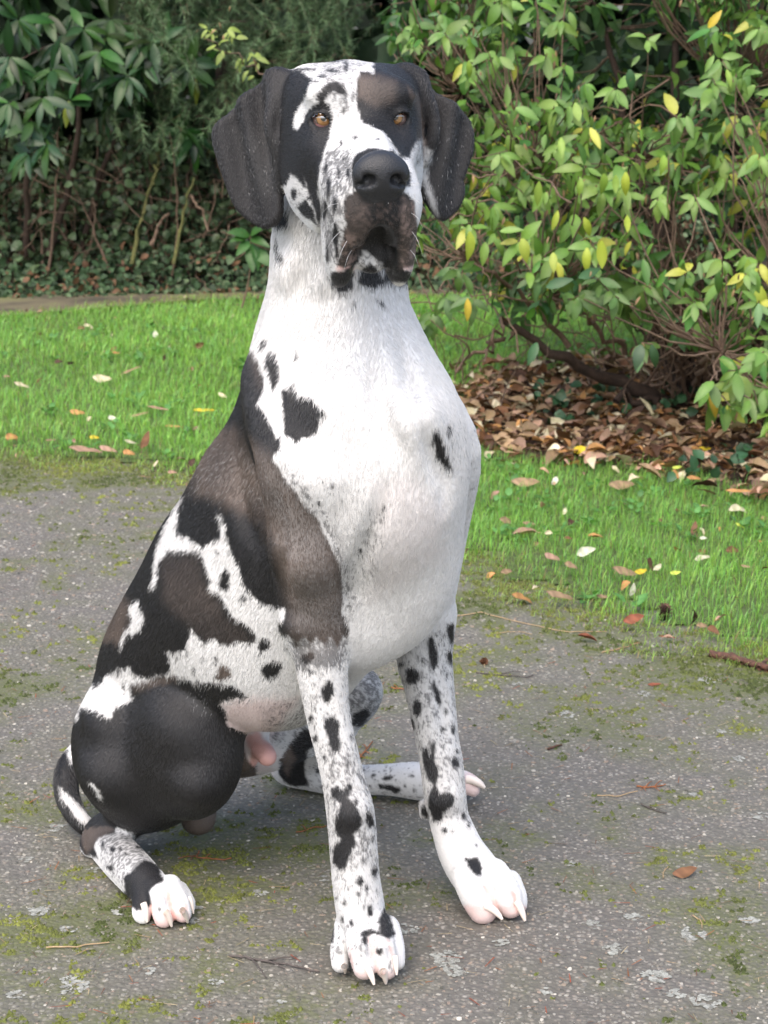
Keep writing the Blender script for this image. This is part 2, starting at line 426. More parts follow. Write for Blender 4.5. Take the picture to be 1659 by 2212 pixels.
    f.ell(H(0, .137, -.096), (.011, .030, .016), HAX, .008, MUZZLE, cut=True)
    f.ell(H(0, .135, -.122), (.013, .034, .03), HAX, .008, MUZZLE, cut=True)
    # nose pad
    f.ell(H(0, .139, -.027), (.0285, .017, .0225), HAX, .006, MUZZLE)
    for sx in (-1, 1):
        f.ell(H(sx * .0135, .1555, -.030), (.0072, .014, .0064), HAX, .002, cut=True)
        f.ell(H(sx * .022, .150, -.036), (.0075, .012, .0032), HAX, .002, cut=True)
    f.cone(H(0, .158, -.036), H(0, .142, -.080), .0022, .003, .004, cut=True)
    # eyes: globe, almond opening, lids
    f.eyes = []
    for ex, ey, hx, sx in ((690, 262, 1., -1), (871, 259, .9, 1)):
        h = f.hit(ex, ey); ef = HF + sx * .42 * HR; ef = ef / np.linalg.norm(ef); er = HR - (HR @ ef) * ef; er = er / np.linalg.norm(er); eu = HU
        g = h - ef * .0162
        f.eyes.append(g)
        f.ell(h, (.0128 * hx, .012, .0085), (er, ef, eu), .003, cut=True)
        for up, rr in ((1, .0024), (-1, .0022)):
            f.limb([(h + er * (-.0138 * hx) - ef * .0065 - eu * .001, rr * .85), (h + er * (-.005) - ef * .0015 + eu * .0080 * up, rr), (h + er * .005 - ef * .0015 + eu * .0080 * up, rr), (h + er * (.0138 * hx) - ef * .0065 - eu * .002, rr * .85)], .003, HEAD)
    # ears
    for sd, o, u, poly, part in ((-1, P(545, 330, 2.11), (.9, -.43, 0.02), EAR_RP, EAR_R), (1, P(955, 320, 2.115), (.86, .5, 0), EAR_LP, EAR_L)):
        u = np.array(u); u = u / np.linalg.norm(u); v = np.array([0, 0, 1.]); n = np.cross(u, v)
        uv = []
        C = np.array([0, 0, CAMZ])
        for x, y in poly:
            d = P(x, y, 2.0) - C; t = ((o - C) @ n) / (d @ n); q = C + t * d - o
            uv.append((q @ u, q @ v))
        uv = np.array(uv)
        if sd < 0:
            warp = lambda a, b: .0085 * np.sin(a * 150 + b * 28 + .5) * np.clip(1.2 - np.abs(a) / .05, 0, 1) * np.clip(.5 + b / .10 + .5, .25, 1) + .010 * np.clip((a - .01) / .03, 0, 1) - .02 * np.clip((b - .05) / .05, 0, 1) * 0
        else:
            warp = lambda a, b: .0085 * np.sin(a * 140 - b * 24 + 1.5) * np.clip(1.2 - np.abs(a) / .05, 0, 1) * np.clip(.5 + b / .10 + .5, .25, 1)
        f.plate(o, u, v, uv, .0065, warp, .010, part)
    f.chain([(606, 165, 2.085, 15), (592, 210, 2.075, 13), (582, 275, 2.07, 12), (600, 335, 2.075, 12), (610, 390, 2.085, 10)], .012, EAR_R)
    f.chain([(880, 155, 2.09, 16), (915, 195, 2.09, 15), (936, 250, 2.09, 13), (936, 300, 2.09, 12), (920, 345, 2.095, 9)], .012, EAR_L)
    def swell(x, y, r, up, k=.03, part=CHEST):
        h = f.hit(x, y)
        if h is None: return
        d = h - np.array([0, 0, CAMZ]); d = d / np.linalg.norm(d); rm = r * PXM(y, h[1])
        f.ell(h + d * (rm - up), (rm, rm, rm), None, k, part)
    swell(730, 885, 90, .007, .03, CHEST); swell(890, 905, 50, .009, .018, CHEST); swell(690, 1010, 70, .003, .03, FORE_R); swell(655, 1200, 62, .004, .03, FORE_R); swell(760, 1752, 36, .004, .012, FORE_R); swell(962, 1722, 32, .004, .012, FORE_L); swell(645, 1350, 34, .006, .015, FORE_R)
    swell(400, 1560, 80, .008, .022, HIND_R); swell(250, 1665, 80, .008, .022, HIND_R); swell(420, 1685, 55, .005, .016, HIND_R); swell(245, 1560, 60, .005, .02, HIND_R); swell(640, 590, 40, .002, .02, NECK); swell(700, 620, 30, .002, .015, NECK)
    for x, y, r in ((779, 2045, 20), (829, 2045, 19), (1031, 1935, 25), (1090, 1920, 25), (349, 1955, 18), (386, 1948, 17)): swell(x, y, r, .0012, .005, FOOT_R if x < 500 else FORE_R if x < 900 else FORE_L)
    # furrows: between the toes, behind the shoulder, over the breastbone
    def groove(pts, r, k, lift=0.):
        w = []
        for x, y in pts:
            h = f.hit(x, y)
            if h is None: continue
            d = h - np.array([0, 0, CAMZ]); d = d / np.linalg.norm(d)
            w.append((h, d))
        n = len(w); m = (n - 1) * 3 + 1; out = []
        for j in range(m):
            t = j / 3; i = min(int(t), n - 2); e = t - i; s = math.sin(math.pi * j / (m - 1))
            p = w[i][0] * (1 - e) + w[i + 1][0] * e
            out.append((p - w[i][1] * (lift + (1 - s) * (k * .6 + r)), r))
        w = out if n > 1 else []
        if len(w) > 1: f.limb(w, k, cut=True)
    for pts in ([(758, 2015), (756, 2050), (758, 2085), (760, 2105)], [(795, 2005), (803, 2040), (810, 2080), (813, 2112)], [(832, 2015), (843, 2045), (849, 2070), (852, 2095)],
                [(1045, 1900), (1066, 1938), (1075, 1972)], [(1100, 1915), (1112, 1945), (1117, 1975)],
                [(325, 1945), (326, 1970), (326, 1992)], [(362, 1925), (371, 1958), (376, 1990)], [(385, 1915), (398, 1945), (403, 1970)]):
        groove(pts, .0062, .0035)
    groove([(588, 1010), (594, 1100), (602, 1190), (613, 1290)], .008, .012)
    groove([(800, 720), (806, 780), (812, 840), (826, 905), (848, 985), (872, 1040)], .009, .015)
    groove([(905, 880), (890, 830), (880, 770), (872, 720)], .007, .015)
    groove([(655, 560), (648, 620), (640, 690)], .006, .018); groove([(700, 590), (705, 650), (715, 720)], .006, .018)
    groove([(690, 1440), (712, 1540), (742, 1660)], .006, .012); groove([(950, 1440), (958, 1540), (966, 1640)], .006, .012)
    groove([(505, 1020), (520, 1100), (545, 1180)], .003, .02)
    groove([(754, 1350), (764, 1290), (778, 1220), (800, 1150), (828, 1085), (850, 1030)], .009, .013)
    groove([(922, 900), (928, 950), (940, 1000), (965, 1050), (975, 1100)], .009, .012)
    groove([(700, 470), (712, 420), (735, 400)], .0015, .008)
    groove([(792, 545), (800, 505), (818, 490)], .002, .006)
    # flat soles: nothing below the path
    return f
CLAWS = [(799, 2106, 808, 2127, 6.5), (830, 2110, 836, 2134, 6.5), (744, 2094, 746, 2107, 5.5), (855, 2084, 857, 2106, 5),
         (1062, 1968, 1085, 1986, 7), (1122, 1962, 1134, 1989, 7), (313, 1968, 318, 1992, 6), (364, 1984, 375, 2012, 6), (398, 1976, 410, 2003, 6),
         (413, 1955, 418, 1974, 4), (1022, 1690, 1047, 1702, 8)]
EAR_RP = [(622, 160), (605, 150), (593, 151), (570, 170), (545, 195), (515, 222), (490, 250), (470, 272), (462, 288), (464, 310), (468, 326), (478, 355),
          (490, 386), (502, 420), (515, 449), (530, 467), (545, 479), (560, 488), (574, 491), (590, 488), (602, 483), (612, 470), (616, 453), (614, 415),
          (612, 377), (610, 343), (618, 300), (622, 230)]
EAR_LP = [(868, 150), (885, 146), (905, 152), (925, 175), (945, 202), (970, 222), (997, 238), (1012, 258), (1019, 284), (1018, 310), (1014, 335), (1005, 365),
          (997, 390), (1000, 412), (995, 435), (985, 453), (970, 468), (955, 475), (943, 468), (932, 456), (920, 435), (909, 411), (906, 380), (908, 340), (900, 280), (880, 210)]
# ---------------------------------------------------------------- coat: outlines of the dog's own markings, with a shaded flank wedge painted in
def c1(p): return [(405 + x * .42317, 81 + y * .42317) for x, y in p]
def c2(p): return [(459 + x * .42317, 594 + y * .42317) for x, y in p]
def c3(p): return [(81 + x * .42317, 918 + y * .42317) for x, y in p]
def c4(p): return [(81 + x * .42317, 1404 + y * .42317) for x, y in p]
def c5(p): return [(540 + x * .4069, 1350 + y * .4069) for x, y in p]
def blob(x, y, rx, ry=None, n=10):
    ry = ry or rx
    return [(x + rx * math.cos(i * 2 * math.pi / n) * (1 + .18 * math.sin(i * 2.7 + x)), y + ry * math.sin(i * 2 * math.pi / n) * (1 + .18 * math.cos(i * 1.9 + y))) for i in range(n)]
BODY = (TORSO, NECK, CHEST, FORE_R, SOFT, HIND_R, TAIL, HIND_L)
# big dark mantle of back, shoulder and upper arm
MANTLE = c2([(150, 330), (200, 370), (215, 405), (255, 470), (268, 580), (228, 650), (262, 700), (300, 765), (325, 830), (352, 818), (345, 880), (305, 940), (350, 1000), (410, 1085),
             (470, 1180), (540, 1240), (560, 1310), (600, 1370), (640, 1450), (662, 1540), (672, 1640), (655, 1720), (690, 1760), (700, 1800), (690, 1850), (668, 1835), (640, 1895), (600, 1850), (575, 1885), (530, 1850), (500, 1890), (470, 1850), (440, 1870),
             (385, 1850), (-40, 1900), (-340, 2260), (-340, 2900), (-800, 2900), (-900, 1500), (-100, 500)])
W_NET = c3([(750, 350), (722, 440), (708, 550), (760, 570), (840, 625), (875, 595), (928, 592), (938, 530), (918, 450), (948, 460), (968, 545), (990, 645), (1032, 725), (1052, 835), (1112, 885), (1185, 925), (1265, 938),
            (1262, 990), (1228, 1005), (1228, 1062), (1285, 1075), (1330, 1150), (1400, 1390), (1400, 1700), (1200, 1700), (940, 1640), (960, 1560), (930, 1450), (920, 1420), (1000, 1395), (1060, 1372), (1040, 1330), (960, 1320), (880, 1320), (820, 1310), (760, 1300), (690, 1285), (640, 1275), (680, 1250), (670, 1200),
            (655, 1160), (700, 1155), (762, 1150), (775, 1080), (772, 1025), (812, 1080), (852, 1112), (905, 1085), (960, 1118), (1025, 1142), (1085, 1118), (1125, 1085), (1112, 1055), (1060, 1010), (1000, 980),
            (968, 930), (930, 862), (865, 832), (890, 795), (862, 720), (838, 655), (780, 650), (720, 640), (660, 650), (625, 690), (612, 770), (600, 820), (570, 850), (590, 780), (605, 690), (620, 600), (660, 510), (700, 430)])
W_BACK = c3([(510, 890), (525, 930), (545, 990), (525, 1040), (490, 1070), (455, 1060), (430, 1140), (418, 1120), (445, 1040), (480, 1020), (470, 940)])
W_RUMP = c3([(430, 1235), (470, 1235), (500, 1280), (560, 1290), (640, 1280), (600, 1310), (520, 1330), (490, 1380), (470, 1410), (400, 1440), (370, 1490), (330, 1470), (270, 1450), (220, 1440), (205, 1510),
             (185, 1480), (150, 1460), (160, 1330), (210, 1330), (270, 1330), (330, 1320), (350, 1280), (400, 1240)])
W_TAIL = c4([(105, 700), (140, 730), (190, 775), (270, 860), (262, 885), (240, 890), (190, 835), (135, 760)])
W_TAIL2 = c4([(170, 470), (190, 450), (195, 560), (165, 575), (150, 530)])
W_THIGH = c4([(262, 668), (292, 685), (332, 745), (330, 772), (312, 740), (285, 705)])
DARKS = [  # (outline, parts)
    (MANTLE, (TORSO, CHEST, FORE_R, NECK, TAIL)),
]
WHITES = [(W_NET, (TORSO, FORE_R, CHEST, SOFT, HIND_L)), (W_BACK, BODY), (W_RUMP, BODY), (W_TAIL, (TAIL,)), (W_TAIL2, (TAIL,)), (W_THIGH, BODY)]
def sp(fn, parts, *polys): return [(fn(p), parts) for p in polys]
FR = (FORE_R,); FL = (FORE_L,); HL = (HIND_L,); FT = (FOOT_R,); HD = (HEAD, MUZZLE, NECK, EAR_R, EAR_L); NK = (NECK, TORSO, CHEST, FORE_R, FORE_L)
SPOTS = (
    sp(c3, (TORSO, SOFT), [(480, 1340), (650, 1300), (780, 1310), (900, 1370), (960, 1470), (985, 1600), (930, 1700), (870, 1560), (800, 1480), (700, 1430), (590, 1410), (480, 1440)])
    +     sp(c4, (SOFT, TORSO, HIND_L), [(930, 430), (1010, 410), (1050, 480), (1075, 570), (1110, 590), (1115, 650), (1000, 660), (930, 640)])
    +     sp(c3, BODY, [(950, 722), (980, 760), (985, 830), (960, 848), (930, 812), (935, 760)], [(1140, 1090), (1190, 1090), (1180, 1130), (1140, 1165), (1122, 1130)], [(1232, 1008), (1290, 1010), (1290, 1075), (1240, 1062)],
       [(1160, 1210), (1240, 1202), (1258, 1250), (1215, 1292), (1170, 1297), (1143, 1250)], [(925, 1215), (980, 1240), (985, 1275), (940, 1300), (895, 1290), (922, 1260)], blob(1050, 890, 14, 20), blob(918, 660, 9), blob(905, 1190, 14),
       blob(800, 1255, 11), blob(765, 1170, 10), blob(412, 1262, 18, 14), blob(440, 1342, 10, 22), [(480, 1320), (560, 1302), (680, 1275), (760, 1292), (640, 1312), (550, 1345), (490, 1362)],
       [(800, 1312), (900, 1315), (1000, 1332), (1060, 1372), (1090, 1390), (1000, 1400), (930, 1425), (900, 1420), (850, 1360)], blob(1270, 1140, 9), blob(840, 1190, 7), blob(700, 1190, 9))  # first outline here: shading under the belly on the flank, painted black
    + sp(c2, NK, [(285, 390), (320, 400), (345, 500), (330, 560), (305, 602), (295, 520), (275, 430)], blob(258, 350, 16, 22),
         [(410, 545), (440, 620), (500, 620), (550, 680), (580, 712), (545, 740), (540, 800), (480, 822), (430, 852), (400, 830), (370, 820), (363, 760), (356, 600), (375, 575), (395, 580)],
         blob(426, 420, 9, 24), blob(722, 155, 7, 20), [(835, 118), (872, 140), (880, 168), (850, 155)], blob(615, 1075, 13), blob(560, 1040, 7), blob(545, 1165, 9, 14), blob(755, 1410, 14, 18), blob(880, 1195, 10, 18), blob(690, 1060, 6),
         [(1128, 785), (1160, 790), (1182, 870), (1205, 940), (1232, 992), (1205, 992), (1160, 935), (1135, 930), (1125, 850)], blob(1205, 780, 9, 30))
    + sp(c5, FR, [(270, 165), (320, 138), (350, 150), (345, 185), (300, 207), (263, 190)], blob(320, 245, 18, 13), [(380, 330), (420, 290), (445, 310), (447, 370), (420, 412), (385, 402), (368, 360)],
         [(385, 540), (400, 488), (440, 480), (477, 520), (470, 580), (487, 640), (460, 682), (430, 662), (410, 600)], blob(322, 500, 15, 18), blob(345, 440, 9, 16), blob(347, 600, 14, 22), blob(395, 700, 14), blob(240, 100, 12, 28), blob(515, 740, 10, 26), blob(540, 590, 8, 16),
         [(428, 870), (470, 848), (490, 880), (520, 828), (548, 858), (520, 920), (562, 960), (592, 1020), (592, 1070), (552, 1100), (562, 1160), (532, 1220), (510, 1292), (480, 1305), (440, 1255), (438, 1180), (480, 1140), (443, 1090), (453, 1010), (480, 950), (432, 915)],
         [(610, 1000), (640, 978), (652, 1030), (664, 1060), (630, 1082), (613, 1050)], blob(585, 1360, 20, 24), blob(622, 1395, 13, 18), blob(575, 1425, 13), blob(662, 1310, 16, 30), [(618, 1490), (650, 1488), (658, 1540), (628, 1552)], blob(540, 1580, 14, 20), blob(490, 1560, 9, 16),
         [(680, 1560), (712, 1488), (742, 1540), (762, 1610), (772, 1642), (740, 1672), (700, 1652), (660, 1642), (630, 1652), (588, 1662), (583, 1622), (640, 1610), (682, 1622)], blob(688, 1730, 22, 17), blob(610, 1675, 16, 20), [(425, 1570), (447, 1590), (447, 1685), (428, 1692)], blob(520, 1600, 7), blob(470, 1660, 8, 5),
         blob(565, 940, 12, 20), blob(650, 1130, 10, 20), blob(460, 1450, 8), blob(505, 1480, 9, 14), blob(600, 1250, 9, 14))
    + sp(c5, FL, [(943, 90), (960, 48), (977, 80), (992, 130), (997, 200), (970, 252), (953, 200)], [(1045, 130), (1068, 130), (1078, 180), (1062, 212), (1043, 180)], [(823, 240), (850, 213), (887, 235), (907, 270), (882, 312), (845, 312), (823, 280)], blob(800, 205, 14), blob(910, 180, 9, 14),
         [(863, 410), (885, 388), (912, 410), (907, 470), (885, 492), (863, 460)], [(958, 310), (980, 298), (1002, 350), (1022, 410), (1012, 432), (985, 402)], blob(1045, 260, 9, 14), [(843, 470), (862, 478), (878, 540), (862, 555)], blob(945, 385, 8, 14), blob(1040, 460, 9, 20),
         [(968, 600), (985, 618), (982, 700), (1002, 770), (987, 850), (1002, 890), (1050, 880), (1088, 910), (1072, 962), (1032, 990), (1012, 1047), (968, 1042), (948, 970), (950, 900), (968, 850), (925, 780), (913, 650), (940, 648), (955, 690), (962, 640)],
         [(1068, 700), (1095, 698), (1117, 740), (1102, 757), (1073, 742)], blob(1100, 668, 14), blob(1078, 555, 14, 26), blob(1020, 560, 11, 18), blob(1135, 1010, 14, 22), blob(1032, 1090, 17, 20), blob(1080, 1090, 9), blob(1160, 1055, 9, 22), blob(1200, 1170, 6, 16),
         [(1133, 1228), (1160, 1235), (1212, 1230), (1237, 1290), (1227, 1332), (1180, 1312), (1148, 1270)], [(903, 960), (930, 948), (947, 1000), (942, 1028), (905, 1012)], [(1043, -10), (1085, -10), (1085, 90), (1060, 102)])
    + sp(c5, HL, blob(860, 800, 14, 8), blob(655, 800, 14, 9), blob(870, 880, 12, 8), blob(600, 770, 9), blob(820, 850, 7), blob(640, 860, 10, 7), blob(730, 812, 28, 12), [(678, 840), (760, 850), (807, 880), (780, 897), (720, 877), (688, 872)], [(150, 720), (200, 640), (280, 560), (335, 550), (345, 640), (300, 680), (288, 780), (312, 855), (240, 855), (175, 832), (148, 790)],
         [(160, 380), (330, 330), (330, 400), (180, 470)], [(540, 470), (620, 440), (640, 480), (590, 540), (540, 530)], blob(610, 240, 16, 10), blob(360, 780, 14), blob(355, 660, 14, 20), blob(240, 790, 6))
    + sp(c4, FT, [(195, 930), (250, 870), (330, 850), (405, 900), (392, 942), (312, 960), (287, 1000), (312, 1062), (240, 1045), (195, 990)], [(548, 1070), (622, 1098), (645, 1180), (602, 1202), (572, 1230), (582, 1300), (500, 1335), (440, 1262), (440, 1160), (498, 1110)],
         blob(385, 1018, 18), blob(425, 1015, 12), blob(520, 1010, 22, 9), blob(370, 1110, 22, 14), blob(335, 1000, 8, 20), blob(450, 1040, 9), blob(620, 1320, 9, 12))
    + sp(c1, HD, [(450, 1000), (465, 1060), (487, 1130), (484, 1162), (466, 1132), (450, 1060)], [(558, 870), (600, 828), (642, 880), (662, 960), (622, 932), (580, 900)], [(440, 900), (512, 885), (517, 940), (495, 965), (450, 960)], blob(620, 820, 14), blob(545, 800, 14, 30),
         # left of the face
         [(440, 150), (500, 165), (560, 165), (640, 205), (622, 260), (598, 315), (545, 390), (540, 450), (560, 520), (562, 640), (560, 690), (530, 690), (505, 760), (470, 780), (420, 500)],
         [(558, 480), (585, 430), (610, 380), (640, 345), (690, 318), (724, 340), (740, 400), (735, 470), (722, 525), (692, 590), (682, 650), (668, 720), (668, 800), (690, 900), (672, 965), (645, 880), (605, 735), (572, 650), (558, 560)],
         [(690, 250), (720, 232), (765, 222), (812, 255), (822, 312), (795, 296), (745, 280), (712, 300), (700, 330), (670, 325), (655, 300)],
         blob(810, 150, 12, 34), blob(735, 165, 30, 9), blob(690, 195, 26, 9), blob(650, 225, 20, 8), blob(755, 120, 40, 9), blob(848, 300, 9, 38), blob(800, 380, 10, 22), blob(770, 175, 22, 8), blob(600, 165, 60, 10),
         [(528, 455), (560, 470), (590, 560), (600, 700), (612, 770), (575, 735), (530, 700)],
         # right of the face
         [(872, 205), (892, 170), (950, 185), (945, 140), (960, 100), (1060, 110), (1110, 150), (1185, 270), (1240, 400), (1240, 600), (1205, 640), (1190, 520), (1165, 545), (1132, 610), (1090, 610), (1040, 540), (992, 478), (932, 455), (882, 432), (866, 340), (858, 250)],
         [(1050, 95), (1190, 130), (1265, 330), (1275, 520), (1215, 520), (1190, 400), (1110, 200)],
         # muzzle front, lips
         [(795, 830), (870, 770), (895, 800), (1000, 840), (1110, 785), (1160, 840), (1180, 1000), (1170, 1160), (1080, 1180), (1062, 1010), (1000, 950), (945, 990), (905, 1080), (862, 1160), (800, 1180), (760, 1160), (790, 1050), (805, 950)],
         [(728, 1195), (845, 1180), (850, 1290), (780, 1300), (730, 1260)], [(1000, 1225), (1040, 1060), (1085, 1050), (1100, 1190), (1150, 1195), (1140, 1250), (1040, 1250)],
         [(900, 1090), (940, 990), (1000, 950), (1070, 1010), (1070, 1190), (1020, 1215), (985, 1150), (930, 1110)], [(868, 1205), (930, 1150), (992, 1205), (1032, 1240), (980, 1270), (930, 1270), (868, 1255)],
         [(840, 640), (870, 588), (950, 562), (1050, 578), (1112, 640), (1140, 700), (1140, 760), (840, 760)],
         blob(755, 1010, 20, 60), blob(715, 1100, 10, 50), blob(720, 760, 12, 60), blob(750, 860, 12, 50), blob(770, 690, 8, 40), blob(800, 620, 16, 10), blob(855, 510, 14, 8), blob(970, 518, 14, 5), blob(700, 880, 12, 60), blob(705, 670, 9, 40), blob(760, 1090, 12, 40), blob(820, 690, 12, 30), blob(790, 540, 9, 16))
)
BROWNS = [(c4([(700, 820), (940, 700), (940, 980), (700, 1000)]), (SOFT,), 10, 1.25), (c4([(930, 420), (1050, 400), (1080, 560), (1120, 640), (1000, 680), (920, 650)]), (SOFT, TORSO, HIND_L), 16, 1.2), (c3([(800, 60), (1000, 0), (1180, 150), (1300, 330), (1440, 480), (1530, 650), (1570, 900), (1590, 1150), (1420, 1200), (1290, 1120), (1270, 900), (1250, 800), (1200, 600), (1150, 500), (1010, 430), (930, 380), (780, 340)]), (TORSO, FORE_R, CHEST), 40, 1.),
          (c3([(430, 850), (470, 900), (470, 1010), (430, 1110), (300, 1090), (250, 1040), (380, 880)]), (TORSO,), 25, .9),
          (c2([(180, 320), (255, 470), (265, 580), (225, 560), (200, 430)]), BODY, 25, .6),
          (c3([(640, 660), (830, 670), (860, 800), (960, 960), (1100, 1080), (1000, 1130), (850, 1090), (760, 1000), (640, 900)]), (TORSO,), 30, .35),
          (c3([(480, 1320), (560, 1302), (690, 1270), (790, 1290), (640, 1320), (490, 1365)]), BODY, 10, 1.), (c3(blob(940, 1260, 60, 50)), BODY, 10, .9),
          (c1([(868, 200), (950, 190), (1060, 220), (1060, 330), (960, 350), (870, 300)]), HD, 22, 1.), (c1([(1120, 250), (1180, 300), (1215, 500), (1205, 680), (1170, 600), (1180, 420)]), HD, 12, 1.),
          (c1([(800, 830), (870, 780), (900, 860), (940, 990), (900, 1080), (862, 1160), (800, 1180), (760, 1150), (800, 1000)]), HD, 16, .3), (c1([(1100, 800), (1170, 860), (1180, 1170), (1085, 1180), (1090, 950)]), HD, 12, .7),
          (c5([(150, 700), (210, 640), (240, 700), (200, 800)]), HL, 14, 1.), (c4([(200, 900), (330, 860), (390, 920), (250, 1040)]), FT, 12, .8)]
def strip(pts, w): return [(x - w, y) for x, y in pts] + [(x + w, y) for x, y in pts[::-1]]
PINKS = [(strip([(797, 2025), (804, 2045), (811, 2082), (814, 2112)], 5), FR, 5, .55), (strip([(757, 2030), (757, 2055), (759, 2085), (761, 2108)], 4), FR, 5, .55), (strip([(838, 2030), (846, 2055), (850, 2075), (853, 2097)], 4), FR, 5, .55),
         (strip([(1047, 1908), (1060, 1930), (1070, 1955), (1077, 1982)], 6), FL, 6, .7), (strip([(1108, 1925), (1114, 1950), (1118, 1975)], 4), FL, 5, .8), (strip([(360, 1922), (367, 1945), (373, 1970), (377, 1992)], 5), FT, 5, 1.), (strip([(325, 1950), (326, 1975), (327, 1994)], 4), FT, 5, .9), (strip([(392, 1930), (399, 1950), (403, 1972)], 4), FT, 5, .8),
         (c3([(940, 1430), (1060, 1395), (1330, 1395), (1230, 1560), (1100, 1700), (960, 1640)]), (TORSO, HIND_L), 36, .36), (c4([(1080, 470), (1240, 480), (1240, 680), (1080, 680)]), (SOFT,), 10, .95),
         (c4([(1050, 440), (1130, 420), (1200, 500), (1235, 560), (1180, 640), (1090, 560)]), (SOFT,), 14, .85), (c3([(1080, 1440), (1180, 1420), (1140, 1560), (1220, 1680), (1190, 1790), (1000, 1790), (960, 1700), (1000, 1560)]), (SOFT, TORSO, HIND_L), 40, .3),
         (c4([(740, 840), (880, 720), (920, 800), (880, 940), (760, 960)]), (SOFT,), 16, .3),
         (c2([(820, 1060), (1000, 1000), (1200, 1200), (1180, 1420), (950, 1600), (800, 1650), (850, 1350)]), (CHEST, TORSO, FORE_R, FORE_L), 60, .08),
         (c4([(560, 1350), (700, 1330), (780, 1350), (800, 1460), (560, 1460)]), FT, 12, .55), (c5([(480, 1840), (800, 1830), (800, 1960), (480, 1960)]), FR, 12, .45),
         (c5([(1120, 1490), (1480, 1490), (1480, 1620), (1120, 1620)]), FL, 10, .5), (c5([(1130, 780), (1260, 780), (1260, 940), (1130, 940)]), HL, 12, .5),
         (c1([(780, 1120), (850, 1110), (850, 1190), (760, 1190)]), HD, 12, .7), (c1([(1090, 1080), (1160, 1080), (1160, 1190), (1090, 1190)]), HD, 10, .6)]
# roan ticking: outline, parts, softness, share of dark hairs
TICKS = [(c2([(330, 930), (430, 980), (530, 1130), (650, 1290), (735, 1480), (750, 1700), (690, 1790), (600, 1380), (470, 1190), (350, 1010)]), (FORE_R, CHEST, TORSO), 44, .5), (c5([(200, 60), (520, 60), (520, 170), (480, 240), (230, 250)]), FR, 46, .75), (c5([(150, 60), (560, 60), (700, 900), (720, 1450), (780, 1600), (800, 1900), (400, 1800), (380, 900)]), FR, 60, .34), (c5([(360, 640), (660, 640), (700, 1320), (400, 1320)]), FR, 50, .48),
         (c5([(740, 0), (1120, 0), (1200, 1060), (880, 1060)]), FL, 40, .40), (c4([(260, 900), (560, 900), (600, 1080), (460, 1260), (330, 1100)]), FT, 30, .55),
         (c2([(540, 1000), (700, 1040), (820, 1250), (850, 1500), (740, 1620), (660, 1450), (560, 1250)]), (FORE_R, CHEST, TORSO), 60, .16), (c2([(800, 1200), (890, 1200), (860, 1500), (740, 1640), (735, 1400)]), (FORE_R, CHEST, TORSO), 26, .34),
         (c2([(1150, 700), (1400, 760), (1420, 1400), (1280, 1400), (1300, 1100), (1180, 980)]), (FORE_L, CHEST, TORSO), 40, .22),
         (c1([(690, 560), (840, 560), (870, 760), (800, 900), (790, 1100), (720, 1180), (670, 900)]), HD, 26, .62), (c1([(600, 110), (950, 110), (860, 240), (850, 420), (720, 320), (700, 220)]), HD, 20, .46), (c1([(730, 300), (830, 300), (850, 430), (760, 450)]), HD, 20, .42),
         (c1([(500, 680), (640, 760), (660, 950), (520, 900)]), HD, 20, .3), (c5([(500, 180), (700, 180), (700, 560), (500, 560)]), HL, 30, .6), (c5([(100, 380), (420, 380), (420, 620), (100, 620)]), HL, 30, .45), (c5([(250, 600), (640, 700), (1000, 720), (1000, 960), (250, 900)]), HL, 30, .34),
         (c3([(700, 1090), (1300, 1090), (1300, 1380), (700, 1380)]), BODY, 40, .07), (c3([(1130, 1440), (1420, 1360), (1420, 1640), (1180, 1640)]), (HIND_L, TORSO), 30, .45), (c1([(1130, 540), (1215, 520), (1200, 660), (1140, 650)]), HD, 16, .4),
         (c1([(800, 830), (1150, 830), (1170, 1170), (780, 1170)]), HD, 20, .0), (c1([(880, 1080), (1030, 1120), (1040, 1260), (860, 1260)]), HD, 16, .5)]
WHITE_STREAK = [(c2([(250, 950), (350, 1000), (470, 1180), (600, 1370), (672, 1640), (690, 1820), (440, 1820), (380, 1500), (300, 1200)]), (FORE_R, TORSO), 50, .16), (c3([(700, 60), (1180, 150), (1200, 420), (800, 340)]), (TORSO, FORE_R), 50, .07), (c1([(1215, 560), (1250, 570), (1225, 700), (1265, 840), (1280, 915), (1262, 915), (1225, 800), (1190, 720)]), (EAR_L, HEAD), 14, .95), (c1([(1180, 520), (1200, 520), (1190, 660), (1150, 660), (1130, 610)]), HD, 8, .8),
                (c1([(240, 480), (430, 480), (500, 700), (480, 800), (330, 800)]), (EAR_R,), 40, .035), (c1([(1240, 450), (1420, 450), (1400, 860), (1240, 860)]), (EAR_L,), 40, .025), (c4([(740, 220), (880, 240), (900, 330), (820, 330)]), BODY, 30, .05)]

def stroke(pts, w):
    a = np.array(pts, float); t = np.gradient(a, axis=0); t /= np.linalg.norm(t, axis=1, keepdims=True); nn = np.stack([-t[:, 1], t[:, 0]], 1) * w
    return [tuple(q) for q in np.concatenate([a + nn, (a - nn)[::-1]])]
LIPLINE = [(stroke(c1([(742, 1205), (790, 1215), (835, 1180), (868, 1130), (905, 1070), (940, 1000), (985, 955), (1030, 965), (1058, 1020), (1066, 1110), (1050, 1200), (1085, 1222), (1125, 1205)]), 3.4), HD, 5, 1.),
           (stroke(c1([(1008, 830), (1010, 880), (1006, 945)]), 1.8), HD, 4, .9)]
LIPS = [(c1([(800, 900), (900, 850), (1120, 850), (1165, 950), (1165, 1170), (1085, 1180), (1062, 1010), (1000, 950), (945, 990), (905, 1080), (862, 1160), (800, 1180), (770, 1160), (800, 1050)]), HD, 20, .28), (c1([(1100, 800), (1170, 860), (1180, 1170), (1085, 1180), (1090, 950)]), HD, 12, 1.), (c1([(780, 1000), (860, 1010), (860, 1190), (760, 1190)]), HD, 12, 1.)]
